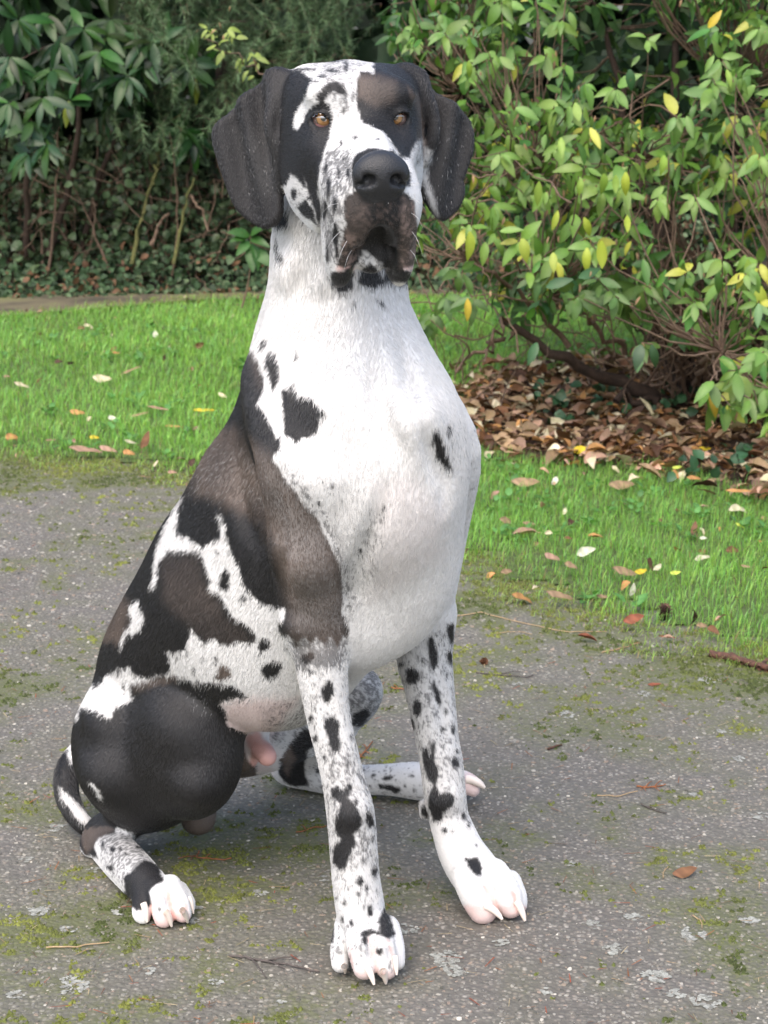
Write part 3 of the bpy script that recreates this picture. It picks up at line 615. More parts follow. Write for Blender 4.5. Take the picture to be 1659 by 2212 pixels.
def vnoise(p, seed=0):
    """smooth value noise, -1..1"""
    i = np.floor(p).astype(np.int64); f = p - i; f = f * f * (3 - 2 * f)
    def h(a, b, c):
        n = (a * 374761393 + b * 668265263 + c * 2147483647 + seed * 974634777) & 0xffffffff
        n = ((n ^ (n >> 13)) * 1274126177) & 0xffffffff
        n = ((n ^ (n >> 16)) * 2246822519) & 0xffffffff
        return ((n ^ (n >> 15)) & 0xffff) / 32767.5 - 1
    r = 0
    for a in (0, 1):
        for b in (0, 1):
            for c in (0, 1):
                w = (f[:, 0] if a else 1 - f[:, 0]) * (f[:, 1] if b else 1 - f[:, 1]) * (f[:, 2] if c else 1 - f[:, 2])
                r = r + w * h(i[:, 0] + a, i[:, 1] + b, i[:, 2] + c)
    return r
def sstep(a, b, x):
    t = np.clip((x - a) / (b - a), 0, 1); return t * t * (3 - 2 * t)
WHITE = np.array([.68, .672, .66]); BLACK = np.array([.0115, .011, .0118]); BROWN = np.array([.118, .091, .076]); PINK = np.array([.62, .34, .30]); LEATHER = np.array([.022, .023, .026])
def coat(pos, nrm, part, eyes, rng=None):
    """colour of the coat at points of the body; rng: every strand gets its own shade"""
    n = len(pos)
    C = np.array([0, 0, CAMZ]); rel = pos - C
    zf = rel[:, 1] * CP - rel[:, 2] * SP; vv = (rel[:, 1] * SP + rel[:, 2] * CP) / zf
    x = CX + FPX * rel[:, 0] / zf; y = CY - FPX * vv
    seen = (nrm * -rel).sum(1) / np.linalg.norm(rel, axis=1)
    jx = vnoise(pos * 210, 1) * 3.2 + vnoise(pos * 70, 2) * 3.5; jy = vnoise(pos * 190, 3) * 4.5 + vnoise(pos * 60, 4) * 4
    small = np.isin(part, (HEAD, MUZZLE, FORE_R, FORE_L, FOOT_R, HIND_L)); sc = np.where(small, .6, 1.)
    if rng is not None:
        jx = jx + rng.normal(0, 2.2, n); jy = jy + rng.normal(0, 4.2, n)
    X = x + jx * sc; Y = y + jy * sc
    pm = {q: part == q for q in range(14)}
    def field(items, combine):
        for it in items:
            poly = np.array(it[0]); lo = poly.min(0) - 42; hi = poly.max(0) + 42
            m = np.zeros(n, bool)
            for q in it[1]: m |= pm[q]
            m &= (X > lo[0]) & (X < hi[0]) & (Y > lo[1]) & (Y < hi[1])
            idx = np.nonzero(m)[0]
            if len(idx): combine(idx, -poly_sd(X[idx], Y[idx], poly), it)
    dark = np.full(n, -50.)
    dark[np.isin(part, (EAR_R, EAR_L, HIND_R, TAIL))] = 50.
    def mx(i, d, it): dark[i] = np.maximum(dark[i], d)
    def mn(i, d, it): dark[i] = np.minimum(dark[i], -d)
    field(DARKS, mx); field(WHITES, mn); field(SPOTS, mx)
    # the sides the outlines do not reach
    nb = vnoise(pos * 11, 7) + .5 * vnoise(pos * 23, 8)
    big = np.isin(part, (TORSO, CHEST, NECK)); leg = np.isin(part, (FORE_R, FORE_L, HIND_L, FOOT_R))
    back = np.where(big, (nb + np.where(part == TORSO, .55, -.45)) * 40, np.where(leg, (vnoise(pos * 38, 9) - .38) * 30, dark))
    back = np.where((part == HEAD) | ((part == FORE_R) & (pos[:, 2] > .30)), 10., back)
    t = sstep(.0, -.12, seen)
    dark = dark * (1 - t) + back * t
    lump = pm[SOFT] & (x < 475); dark = np.where(lump, 20., dark)
    k = sstep(-2.6, 2.6, dark)
    tick = np.zeros(n); brown = np.zeros(n); pink = np.zeros(n); streak = np.zeros(n)
    def soft(dst):
        def g(i, d, it): dst[i] = np.maximum(dst[i], sstep(-it[2] * .5, it[2] * .5, d) * it[3])
        return g
    field(TICKS, soft(tick)); field(BROWNS, soft(brown)); field(PINKS, soft(pink)); field(WHITE_STREAK, soft(streak))
    tick = np.maximum(tick, np.where(leg, .05, 0)) * (1 - .7 * sstep(.35, 1., pink))
    tn = .5 + .5 * vnoise(pos * np.array([560, 560, 330]), 11) * .7 + .14 * vnoise(pos * 120, 12)
    if rng is not None: tn = tn + rng.normal(0, .13, n)
    tk = sstep(1 - tick * .95 - .05, 1 - tick * .95 + .09, tn) * np.minimum(tick * 8, 1)
    if rng is not None:
        streak = (rng.random(n) < streak * 1.1) * np.where(part == EAR_R, .4, np.where(part == EAR_L, .75, np.where(part == FORE_R, .35, .6)))
    white = WHITE * (1 - pink[:, None]) + PINK * pink[:, None]
    bl = np.clip(brown * (.75 + .5 * vnoise(pos * 26, 13)), 0, 1.3)[:, None]
    grey = np.where(np.isin(part, (EAR_R, EAR_L)), 1.45, np.where(np.isin(part, (HIND_R,)), 1.1, 1.))[:, None]  # black of ears, slightly of near thigh, lightened to imitate sheen
    blk = BLACK * grey * (1 - bl) + BROWN * bl
    col = white * (1 - k[:, None]) + blk * k[:, None]
    white = white * (1 - .38 * np.minimum(tick, .7))[:, None]
    col = white * (1 - k[:, None]) + blk * k[:, None]
    tkf = (tk * (1 - k))[:, None] * .72
    col = col * (1 - tkf) + (BLACK * 2.2 * (1 - .5 * np.minimum(bl, 1)) + BROWN * .5 * np.minimum(bl, 1)) * tkf
    lipm = np.zeros(n)
    field(LIPS, soft(lipm))
    lp = (sstep(.40, .72, .5 + .38 * vnoise(pos * 330, 17) + .22 * vnoise(pos * 90, 18) + (0 if rng is None else rng.normal(0, .15, n))) * lipm * k)[:, None]
    col = col * (1 - .75 * lp) + np.array([.28, .205, .18]) * .75 * lp
    st = (streak * k)[:, None]
    col = col * (1 - st) + np.array([.5, .5, .5]) * st
    # leather of nose and eye rims
    q = pos - EYEM; r = q @ HR; f = q @ HF; u = q @ HU
    nose = ((r / .0305) ** 2 + ((f - .143) / .026) ** 2 + ((u + .028) / .0255) ** 2) < 1
    col[nose] = LEATHER
    for e in eyes:
        d = np.linalg.norm(pos - e, axis=1)
        rim = sstep(.0178, .0158, d)[:, None] * (part == HEAD)[:, None]
        col = col * (1 - rim) + LEATHER * rim
    wet = np.zeros(n); field(LIPLINE, soft(wet)); wet = np.clip(wet * 1.6, 0, 1)
    col = col * (1 - wet[:, None]) + LEATHER * .55 * wet[:, None]
    leather = np.clip(nose + wet, 0, 1)
    if rng is not None:
        col = col * np.clip(rng.normal(1, .06, n), .7, 1.2)[:, None]
    return np.clip(col, 0, .85), leather, pink
def vert_normals(pos, faces):
    t = np.concatenate([faces[:, [0, 1, 2]], faces[:, [0, 2, 3]]])
    fn = np.cross(pos[t[:, 1]] - pos[t[:, 0]], pos[t[:, 2]] - pos[t[:, 0]])
    n = np.zeros_like(pos)
    for c in range(3): np.add.at(n, t[:, c], fn)
    return n / (np.linalg.norm(n, axis=1, keepdims=True) + 1e-12), t, fn
def relax(pos, faces, it):
    """a few passes of gentle smoothing"""
    e = np.concatenate([faces[:, [0, 1]], faces[:, [1, 2]], faces[:, [2, 3]], faces[:, [3, 0]]])
    n = len(pos); cnt = np.bincount(e.ravel(), minlength=n).astype(float)[:, None]
    for lam in [.5, -.48] * it:
        acc = np.stack([np.bincount(e[:, 0], pos[e[:, 1], c], n) + np.bincount(e[:, 1], pos[e[:, 0], c], n) for c in range(3)], 1)
        pos = pos + lam * (acc / cnt - pos)
    return pos
def flow_dir(pos, part):
    d = np.zeros_like(pos); d[:] = (0, 0, -1)
    d[part == TORSO] = SPD + np.array([0, 0, -.35])
    d[part == NECK] = (-.12, .1, -1)
    m = part == HEAD; q = pos[m] - EYEM; d[m] = -HF * 1. + np.outer(q @ HR, HR) * 14 - HU * .25
    m = part == MUZZLE; q = pos[m] - EYEM; d[m] = -HF * .7 + np.outer(q @ HR, HR) * 16 - HU * 1.0
    d[part == FOOT_R] = (.45, -.75, -.5); d[part == HIND_R] = (-.3, .2, -1); d[part == HIND_L] = (.9, 0, -.3); d[part == TAIL] = (.1, -.3, -1)
    d[part == EAR_R] = (.15, -.05, -1); d[part == EAR_L] = (-.1, -.05, -1); d[part == FORE_R] = (.05, -.02, -1); d[part == FORE_L] = (.12, -.1, -1)
    return d
FURLEN = {TORSO: .012, NECK: .013, CHEST: .013, HEAD: .0062, MUZZLE: .0042, EAR_R: .0075, EAR_L: .0075, FORE_R: .0085, FORE_L: .0085, HIND_R: .010, HIND_L: .008, TAIL: .012, FOOT_R: .0065, SOFT: .004}
def make_fur(pos, nrm, tris, fn, part, eyes, rng, count):
    a = np.linalg.norm(fn, axis=1); c = np.cumsum(a); c /= c[-1]
    ti = np.minimum(np.searchsorted(c, rng.random(count)), len(tris) - 1)
    u = rng.random((count, 2)); s = np.sqrt(u[:, :1]); w = np.concatenate([1 - s, s * (1 - u[:, 1:]), s * u[:, 1:]], 1)
    T = tris[ti]
    p = (pos[T] * w[:, :, None]).sum(1); n = (nrm[T] * w[:, :, None]).sum(1); n /= np.linalg.norm(n, axis=1, keepdims=True)
    pt = part[T[:, 0]]
    col, leather, pink = coat(p, n, pt, eyes, rng)
    keep = (leather < .5) & (p[:, 2] > .004) & (rng.random(count) > pink * .75)
    for e in eyes: keep &= np.linalg.norm(p - e, axis=1) > .0165
    p, n, pt, col = p[keep], n[keep], pt[keep], col[keep]; m = len(p)
    d = flow_dir(p, pt); d = d / np.linalg.norm(d, axis=1, keepdims=True)
    d = d + rng.normal(0, .11, (m, 3)) + .07 * np.stack([vnoise(p * 22, 21), vnoise(p * 22, 22), vnoise(p * 22, 23)], 1)
    d -= n * (d * n).sum(1, keepdims=True); d /= np.linalg.norm(d, axis=1, keepdims=True) + 1e-9
    L = np.array([FURLEN[i] for i in range(14)])[pt] * rng.uniform(.4, .72, m)
    paw = (p[:, 2] < .09) & np.isin(pt, (FORE_R, FORE_L, FOOT_R, HIND_L)); L[paw] *= .45
    L = L[:, None]
    lift = rng.uniform(.06, .18, (m, 1))
    p0 = p - n * .0004; p1 = p + d * L * .5 + n * L * lift * .62; p2 = p + d * L + n * L * lift * .8
    ok = np.ones(m, bool)
    for e in eyes: ok &= (np.linalg.norm(p2 - e, axis=1) > .0172) & (np.linalg.norm(p1 - e, axis=1) > .0168)
    P3 = np.stack([p0, p1, p2], 1)[ok]; col = col[ok]; P3[:, :, 2] = np.maximum(P3[:, :, 2], .0015)
    return P3.astype(np.float32), col.astype(np.float32)
# ================================================================== ground, path, lawn
def Gx(pts): return np.array([G(x, y)[:2] for x, y in pts])
FRONT = [(-2300, 915), (-700, 960), (-300, 978), (0, 990), (150, 1004), (280, 1014), (400, 1034), (560, 1075), (760, 1140), (1000, 1232), (1100, 1288), (1250, 1330), (1430, 1385), (1540, 1412), (1659, 1428), (2000, 1440), (2600, 1450)]
BACK = [(2600, 640), (1659, 640), (1000, 640), (560, 645), (400, 650), (250, 664), (0, 684), (-300, 700), (-700, 720), (-2300, 775)]
LAWN = Gx(FRONT + BACK)
STRIP = Gx([(-2300, 777), (-700, 722), (-300, 702), (0, 686), (250, 666), (400, 652), (560, 647), (1000, 642), (1000, 622), (560, 624), (300, 628), (100, 640), (-100, 650), (-700, 668), (-2300, 730)])
BED = Gx([(960, 905), (1010, 985), (1120, 1004), (1300, 1014), (1430, 1030), (1540, 1060), (1659, 1092), (2000, 1180), (2400, 1240), (2400, 760), (1659, 755), (1480, 775), (1300, 790), (1120, 810), (1000, 842)])
def inside(P2, poly): return poly_sd(P2[:, 0], P2[:, 1], poly)
def moss_amount(p):
    """how mossy the path is, 0..1, at points (n,2)"""
    q = np.concatenate([p, np.zeros((len(p), 1))], 1)
    n1 = vnoise(q * 2.3, 31); n2 = vnoise(q * 7.5, 32); n3 = vnoise(q * 19, 33)
    edge = np.exp(-np.maximum(inside(p, LAWN), 0) / .42)
    left = sstep(.12, -.30, p[:, 0]) * sstep(4.2, 3.0, p[:, 1]) * .20 + sstep(2.3, 1.9, p[:, 1]) * .12
    under = np.exp(-(((p[:, 0] + .12) / .22) ** 2 + ((p[:, 1] - 2.3) / .22) ** 2)) * .28
    return np.clip(.16 + .22 * n1 + .24 * n2 + .24 * n3 + .62 * edge + left + under, 0, 1)

soil = Nodes('soil'); _tc = soil.n('TexCoord'); _n = soil.n('TexNoise', Scale=9.0, Detail=8.0); soil.l(_tc.outputs['Object'], _n.inputs['Vector'])
soil.l(soil.ramp(_n.outputs['Fac'], [(.3, (.018, .013, .009)), (.7, (.05, .038, .026))]), soil.b.inputs['Base Color']); soil.b.inputs['Roughness'].default_value = .95
soil.l(soil.bump(_n.outputs['Fac'], .8, .03), soil.b.inputs['Normal'])
link('ground', mesh_np('ground', [(-150, -150, -.005), (150, -150, -.005), (150, 150, -.005), (-150, 150, -.005)], [(0, 1, 2, 3)]), soil.m, kind='structure')

tar = Nodes('worn_tarmac'); _tc = tar.n('TexCoord')
_v = tar.n('TexVoronoi', Scale=150.0); tar.l(_tc.outputs['Object'], _v.inputs['Vector'])
_v2 = tar.n('TexVoronoi', Scale=330.0); tar.l(_tc.outputs['Object'], _v2.inputs['Vector'])
_n1 = tar.n('TexNoise', Scale=3.0, Detail=5.0); tar.l(_tc.outputs['Object'], _n1.inputs['Vector'])
_n2 = tar.n('TexNoise', Scale=90.0, Detail=5.0, Roughness=.7); tar.l(_tc.outputs['Object'], _n2.inputs['Vector'])
_sep = tar.n('SeparateColor'); tar.l(_v.outputs['Color'], _sep.inputs[0])
_chip = tar.ramp(_sep.outputs[0], [(.0, (0.105, 0.100, 0.089)), (.3, (0.161, 0.153, 0.135)), (.6, (0.226, 0.209, 0.182)), (.8, (0.267, 0.225, 0.185)), (.92, (0.324, 0.299, 0.265)), (1., (0.422, 0.389, 0.344))])
_tarc = tar.mix(tar.ramp(_v.outputs['Distance'], [(.25, 0.), (.55, 1.)]), _chip, (0.135, 0.124, 0.111))
_tarc = tar.mix(tar.ramp(_n1.outputs['Fac'], [(.35, 0.), (.7, .5)]), _tarc, tar.mix(1., _tarc, (.72, .71, .70), 'MULTIPLY'))
_at = tar.n('Attribute', attribute_name='moss')
_mf = tar.ramp(tar.math('ADD', _at.outputs['Fac'], tar.math('MULTIPLY', tar.math('SUBTRACT', _n2.outputs['Fac'], .5), 1.1)), [(.33, 0.), (.62, 1.)])
_mc = tar.mix(_n2.outputs['Fac'], (.066, .076, .034), (.14, .15, .055))
_film = tar.ramp(_at.outputs['Fac'], [(.10, .05), (.75, .62)])
_tarc = tar.mix(_film, _tarc, (.128, .136, .075))
tar.l(tar.mix(tar.math('MULTIPLY', _mf, .7), _tarc, _mc), tar.b.inputs['Base Color'])
tar.l(tar.ramp(_n1.outputs['Fac'], [(.3, .55), (.7, .85)]), tar.b.inputs['Roughness']); tar.b.inputs['Specular IOR Level'].default_value = .4
_h = tar.math('ADD', tar.math('MULTIPLY', _v.outputs['Distance'], -1.), tar.math('MULTIPLY', _n2.outputs['Fac'], .6))
tar.l(tar.bump(_h, .5, .004), tar.b.inputs['Normal'])
gx = np.concatenate([np.linspace(-9, -2.3, 24), np.linspace(-2.2, 2.2, 200), np.linspace(2.3, 9, 24)]); gy = np.concatenate([np.linspace(-7, 1.2, 24), np.linspace(1.3, 6.2, 220)])
XX, YY = np.meshgrid(gx, gy, indexing='ij'); gp = np.stack([XX.ravel(), YY.ravel()], 1)
ix = np.arange(len(gx) - 1)[:, None] * len(gy) + np.arange(len(gy) - 1)[None]; ix = ix.ravel()
link('path', mesh_np('path', np.concatenate([gp, np.zeros((len(gp), 1))], 1), np.stack([ix, ix + len(gy), ix + len(gy) + 1, ix + 1], 1), attrs={'moss': moss_amount(gp)}), tar.m, kind='structure')

turf = Nodes('turf'); _tc = turf.n('TexCoord'); _n = turf.n('TexNoise', Scale=60.0, Detail=6.0); turf.l(_tc.outputs['Object'], _n.inputs['Vector'])
turf.l(turf.ramp(_n.outputs['Fac'], [(.3, (.045, .05, .018)), (.7, (.085, .14, .03))]), turf.b.inputs['Base Color']); turf.b.inputs['Roughness'].default_value = .9
def sheet(name, poly, z, mat, **kw):
    return link(name, mesh_np(name, [(x, y, z) for x, y in poly], [tuple(range(len(poly)))]), mat, **kw)
gx = np.linspace(-6, 6, 300); gy = np.linspace(3.0, 11.0, 230)
XX, YY = np.meshgrid(gx, gy, indexing='ij'); gp = np.stack([XX.ravel(), YY.ravel()], 1); g3 = np.concatenate([gp, gp[:, :1] * 0], 1)
ok = inside(gp, LAWN) + .05 * vnoise(g3 * 9, 81) + .03 * vnoise(g3 * 31, 82) < -.09
ix = (np.arange(len(gx) - 1)[:, None] * len(gy) + np.arange(len(gy) - 1)[None]).ravel(); q = np.stack([ix, ix + len(gy), ix + len(gy) + 1, ix + 1], 1)
link('lawn', mesh_np('lawn', g3 + np.array([0, 0, .004]), q[ok[q].all(1)]), turf.m, kind='structure')
stp = Nodes('mossy_paving'); _tc = stp.n('TexCoord'); _n = stp.n('TexNoise', Scale=5.0, Detail=8.0); stp.l(_tc.outputs['Object'], _n.inputs['Vector'])
stp.l(stp.ramp(_n.outputs['Fac'], [(.3, (.05, .042, .03)), (.55, (.13, .11, .065)), (.75, (.15, .15, .06))]), stp.b.inputs['Base Color']); stp.b.inputs['Roughness'].default_value = .8
sheet('back_path', STRIP, .008, stp.m, kind='structure')
bed = Nodes('leaf_mould'); _tc = bed.n('TexCoord'); _n = bed.n('TexNoise', Scale=30.0, Detail=8.0); bed.l(_tc.outputs['Object'], _n.inputs['Vector'])
bed.l(bed.ramp(_n.outputs['Fac'], [(.3, (.03, .018, .012)), (.7, (.12, .07, .045))]), bed.b.inputs['Base Color']); bed.b.inputs['Roughness'].default_value = .9
sheet('shrub_bed', BED, .008, bed.m, kind='structure')

# ------------------------------------------------------------------ grass
def grass_blades(p, L, w, tint, lean, az, rng):
    """three-row blades"""
    n = len(p); dr = np.stack([np.cos(az), np.sin(az), np.zeros(n)], 1); sd = np.stack([-np.sin(az + .6), np.cos(az + .6), np.zeros(n)], 1)
    up = np.array([0, 0, 1.])
    base = np.concatenate([p, np.full((n, 1), .003)], 1)
    mid = base + (dr * np.sin(lean * .5)[:, None] + up * np.cos(lean * .5)[:, None]) * (L * .55)[:, None]
    tip = mid + (dr * np.sin(lean * 1.35)[:, None] + up * np.cos(lean * 1.35)[:, None]) * (L * .5)[:, None]
    tip[:, 2] = np.maximum(tip[:, 2], .006)
    V = np.stack([base - sd * w[:, None], base + sd * w[:, None], mid + sd * w[:, None] * .8, mid - sd * w[:, None] * .8, tip], 1)
    o = np.arange(n)[:, None] * 5
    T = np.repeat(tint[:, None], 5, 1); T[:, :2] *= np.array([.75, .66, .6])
    return V.reshape(-1, 3), [o + np.array([[0, 1, 2, 3]]), o + np.array([[3, 2, 4]])], T.reshape(-1, 3)
def scatter(poly, n, rng, margin=.35, ymin=0, ymax=20):
    lo = poly.min(0); hi = poly.max(0); lo = np.maximum(lo, [-4, ymin]); hi = np.minimum(hi, [4, ymax])
    p = rng.uniform(lo, hi, (n, 2)); return p[np.abs(p[:, 0]) < p[:, 1] * .204 + margin]
rng = np.random.default_rng(11)
p = scatter(LAWN + 0, 900000, rng, 1.1)
keep = rng.random(len(p)) < np.clip((4.2 / p[:, 1]) ** 1.3, .2, 1.) * np.where(np.abs(p[:, 0]) < p[:, 1] * .204 + .25, 1., .35)
p = p[keep]
sd = inside(p, LAWN) - .03 + .09 * vnoise(np.concatenate([p * 9, p[:, :1] * 0], 1), 41) + .04 * vnoise(np.concatenate([p * 40, p[:, :1] * 0], 1), 42); sb = inside(p, BED)
fr = np.array([p[:, 0] * 0 + 1]).T
edge = sstep(-.22, .03, sd)
thin = .5 + .5 * vnoise(np.concatenate([p * 3.1, p[:, :1] * 0], 1), 45)
keep = (sd < .05) & (rng.random(len(p)) > edge * .30) & (sb > -.04 - .05 * rng.random(len(p))) & (rng.random(len(p)) > .52 * thin)
p, edge, sb = p[keep], edge[keep], sb[keep]
p3 = np.concatenate([p, p[:, :1] * 0], 1); nb = vnoise(p3 * 1.3, 43) * .6 + vnoise(p3 * 4.3, 44) * .5
n = len(p); u = rng.random(n)
g = np.stack([.21 + .19 * u, .53 + .14 * u, .10 + .09 * rng.random(n)], 1)
g *= (1 + .26 * nb)[:, None] * rng.uniform(.5, 1.25, n)[:, None]
yel = np.clip(.06 + edge * .45 + .15 * nb + rng.normal(0, .16, n) - .05, 0, .9)[:, None]
g = g * (1 - yel) + np.array([.36, .36, .10]) * yel
straw = rng.random(n) < .03 + .12 * edge; g[straw] = np.array([.42, .34, .18]) * rng.uniform(.6, 1.1, (straw.sum(), 1))
far = np.clip(p[:, 1] / 5, .8, 1.7)
L = rng.uniform(.016, .044, n) * (1 - .45 * edge) * (1 + .35 * nb); L = L * np.where(rng.random(n) < .05, 1.6, 1.); w = rng.uniform(.0005, .0013, n) * far
lean = np.clip(np.abs(rng.normal(.6, .5, n)) + edge * .5, .05, 1.5); az = rng.uniform(0, 2 * np.pi, n)
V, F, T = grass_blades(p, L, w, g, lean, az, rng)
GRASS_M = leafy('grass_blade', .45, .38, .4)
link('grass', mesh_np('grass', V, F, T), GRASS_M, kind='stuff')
print('grass', n)
rng = np.random.default_rng(13)
cl = scatter(LAWN, 1500, rng, .2); cl = cl[(inside(cl, LAWN) < -.05) & (inside(cl, BED) > .05) & (vnoise(np.concatenate([cl * 2.5, cl[:, :1] * 0], 1), 47) > .0)][:170]
k = 9; P_ = np.repeat(np.concatenate([cl, np.full((len(cl), 1), .012)], 1), k, 0); n = len(P_); az = rng.uniform(0, 6.3, n); el = rng.uniform(.1, .8, n)
d_ = np.stack([np.cos(az) * np.cos(el), np.sin(az) * np.cos(el), np.sin(el)], 1)
a, b, c = place(leaf_template(4, .7, .2, .3, .6), P_ + d_ * rng.uniform(.004, .03, (n, 1)), d_, np.tile([0, 0, 1.], (n, 1)), rng.uniform(.012, .03, n), np.array([.13, .30, .09])[None] * rng.uniform(.6, 1.2, (n, 1)))
link('lawn_weeds', mesh_np('lawn_weeds', a, b, c), GRASS_M, kind='stuff')

# ------------------------------------------------------------------ chips, moss and lichen on the path
rng = np.random.default_rng(12)
def seeds(n, y0, y1, margin=.12):
    y = y0 * (y1 / y0) ** (rng.random(n)); x = rng.uniform(-1, 1, n) * (y * .204 + margin); return np.stack([x, y], 1)
p = seeds(36000, 1.85, 5.2); p = p[inside(p, LAWN) > -.05]
n = len(p); r = rng.uniform(.0011, .0036, n) * rng.uniform(.7, 1.3, n) * np.clip(p[:, 1] / 2.6, .9, 1.5)
an = np.linspace(0, 2 * np.pi, 6, endpoint=False)
rr = r[:, None] * rng.uniform(.65, 1.2, (n, 6)); ro = rng.uniform(0, 6.3, n)[:, None]; el = rng.uniform(.6, 1., n)[:, None]
cx = np.cos(an)[None] * rr; cy = np.sin(an)[None] * rr * el; X = cx * np.cos(ro) - cy * np.sin(ro); Y = cx * np.sin(ro) + cy * np.cos(ro)
hz = r * rng.uniform(.15, .5, n)
low = np.stack([p[:, :1] + X, p[:, 1:] + Y, np.full((n, 6), -.0004)], -1); top = np.stack([p[:, :1] + X * .72, p[:, 1:] + Y * .72, np.repeat(hz[:, None], 6, 1) * rng.uniform(.7, 1.3, (n, 6))], -1)
V = np.concatenate([low, top], 1).reshape(-1, 3); o = np.arange(n)[:, None] * 12
side = np.array([[i, (i + 1) % 6, 6 + (i + 1) % 6, 6 + i] for i in range(6)])
F4 = (o[:, None] + side[None]).reshape(-1, 4); F6 = o + np.arange(6, 12)[None]
pal = np.array([(0.141, 0.134, 0.123), (0.196, 0.187, 0.167), (0.251, 0.239, 0.212), (0.182, 0.167, 0.142), (0.281, 0.222, 0.175), (0.351, 0.331, 0.290), (0.112, 0.108, 0.096), (0.251, 0.194, 0.159), (0.507, 0.472, 0.409)])
pc = rng.choice(len(pal), n, p=[.2, .2, .15, .14, .08, .06, .11, .04, .02]); c = pal[pc] * rng.uniform(.75, 1.15, (n, 1))
mo = moss_amount(p)[:, None]; c = c * (1 - mo * .5) + np.array([.06, .065, .02]) * mo * .5
link('stone_chips', mesh_np('stone_chips', V, [F4, F6], np.repeat(c[:, None], 12, 1).reshape(-1, 3), smooth=False), tinted('stone_chip', .75, .4), kind='stuff')
# moss: little tufts of pointed shoots
p = seeds(260000, 1.85, 6.0); m = moss_amount(p); q = np.concatenate([p, p[:, :1] * 0], 1)
m = m * .8 + .42 * vnoise(q * 62, 51) + .26 * vnoise(q * 150, 52)
p = p[(m > .60) & (inside(p, LAWN) > -.12)]; n = len(p)
sz = rng.uniform(.0012, .0042, n) * np.clip(p[:, 1] / 2.6, .9, 1.5); az = rng.uniform(0, 6.3, n)
k = 3; A = az[:, None] + np.arange(k)[None] * 2.1
b = np.stack([p[:, :1] + np.cos(A) * sz[:, None], p[:, 1:] + np.sin(A) * sz[:, None], np.zeros((n, k))], -1)
t = np.stack([p[:, :1] + rng.normal(0, .5, (n, 1)) * sz[:, None], p[:, 1:] + rng.normal(0, .5, (n, 1)) * sz[:, None], (sz * rng.uniform(.6, 1.4, n))[:, None]], -1)
V = np.concatenate([b, t], 1).reshape(-1, 3); o = np.arange(n)[:, None] * 4
F = (o[:, None] + np.array([[0, 1, 3], [1, 2, 3], [2, 0, 3]])[None]).reshape(-1, 3)
u = rng.random((n, 1)); q = np.concatenate([p, p[:, :1] * 0], 1); yl = np.clip(.5 + .8 * vnoise(q * 6, 53)[:, None], 0, 1)
c = (np.array([.07, .088, .03]) * (1 - yl) + np.array([.165, .18, .045]) * yl) * (.6 + .7 * u)
link('moss', mesh_np('moss', V, F, np.repeat(c[:, None], 4, 1).reshape(-1, 3)), tinted('moss_shoot', .9, .2), kind='stuff')
print('moss', n)
# lichen: crusty pale flakes in patches
PATCH = [(157, 2129, 30), (320, 2100, 16), (118, 1790, 20), (85, 1968, 22), (210, 1880, 16), (965, 2075, 32), (985, 2100, 24), (1327, 2052, 24), (1499, 2021, 26), (1418, 2110, 30), (1280, 1998, 17), (1081, 2038, 17), (1463, 2146, 22),
         (1516, 2164, 30), (1231, 1867, 13), (1639, 1766, 20), (1530, 1471, 22), (1226, 1543, 18), (1365, 1980, 16), (30, 2150, 18), (255, 1970, 14), (60, 1860, 14), (880, 2010, 20), (1600, 1640, 15), (1560, 1580, 14), (1120, 1480, 13), (1390, 1500, 14),
         (470, 2120, 15), (560, 1930, 14), (610, 2160, 16), (700, 1900, 12), (1180, 2140, 15), (1620, 1990, 16), (420, 1990, 12), (150, 2010, 16), (420, 1960, 16), (1010, 1790, 14), (1500, 1720, 13), (1330, 1620, 12)]
V, F, T, o = [], [], [], 0
for x, y, r in PATCH:
    c0 = G(x, y); rm = r * PXM(y, c0[1]) * 1.0
    lob = rng.uniform(.5, 1.2, 7)
    for _ in range(int(110 * (r / 20) ** 2)):
        a = rng.uniform(0, 6.283); rr = rm * math.sqrt(rng.random()) * np.interp(a, np.linspace(0, 6.283, 8), np.append(lob, lob[0])) * 1.25
        if vnoise(np.array([[c0[0] * 90 + math.cos(a) * rr * 160, c0[1] * 90 + math.sin(a) * rr * 160, 0.]]), 71)[0] < -.12: continue
        e = rng.uniform(.0009, .0032); k = 6; aa = np.linspace(0, 6.283, k, endpoint=False) + rng.random()
        z = rng.uniform(.0006, .0016); q = np.stack([c0[0] + math.cos(a) * rr + np.cos(aa) * e * rng.uniform(.6, 1.3, k), c0[1] + math.sin(a) * rr + np.sin(aa) * e * rng.uniform(.6, 1.3, k), z + rng.uniform(-.0003, .0003, k)], 1)
        V.append(q); F.append(np.arange(k)[None] + o); o += k
        T.append(np.repeat([np.array([.34, .345, .31]) * rng.uniform(.6, 1.15)], k, 0))
link('lichen', mesh_np('lichen', np.concatenate(V), np.concatenate(F), np.concatenate(T), smooth=False), tinted('lichen_crust', .95, .1), kind='stuff')

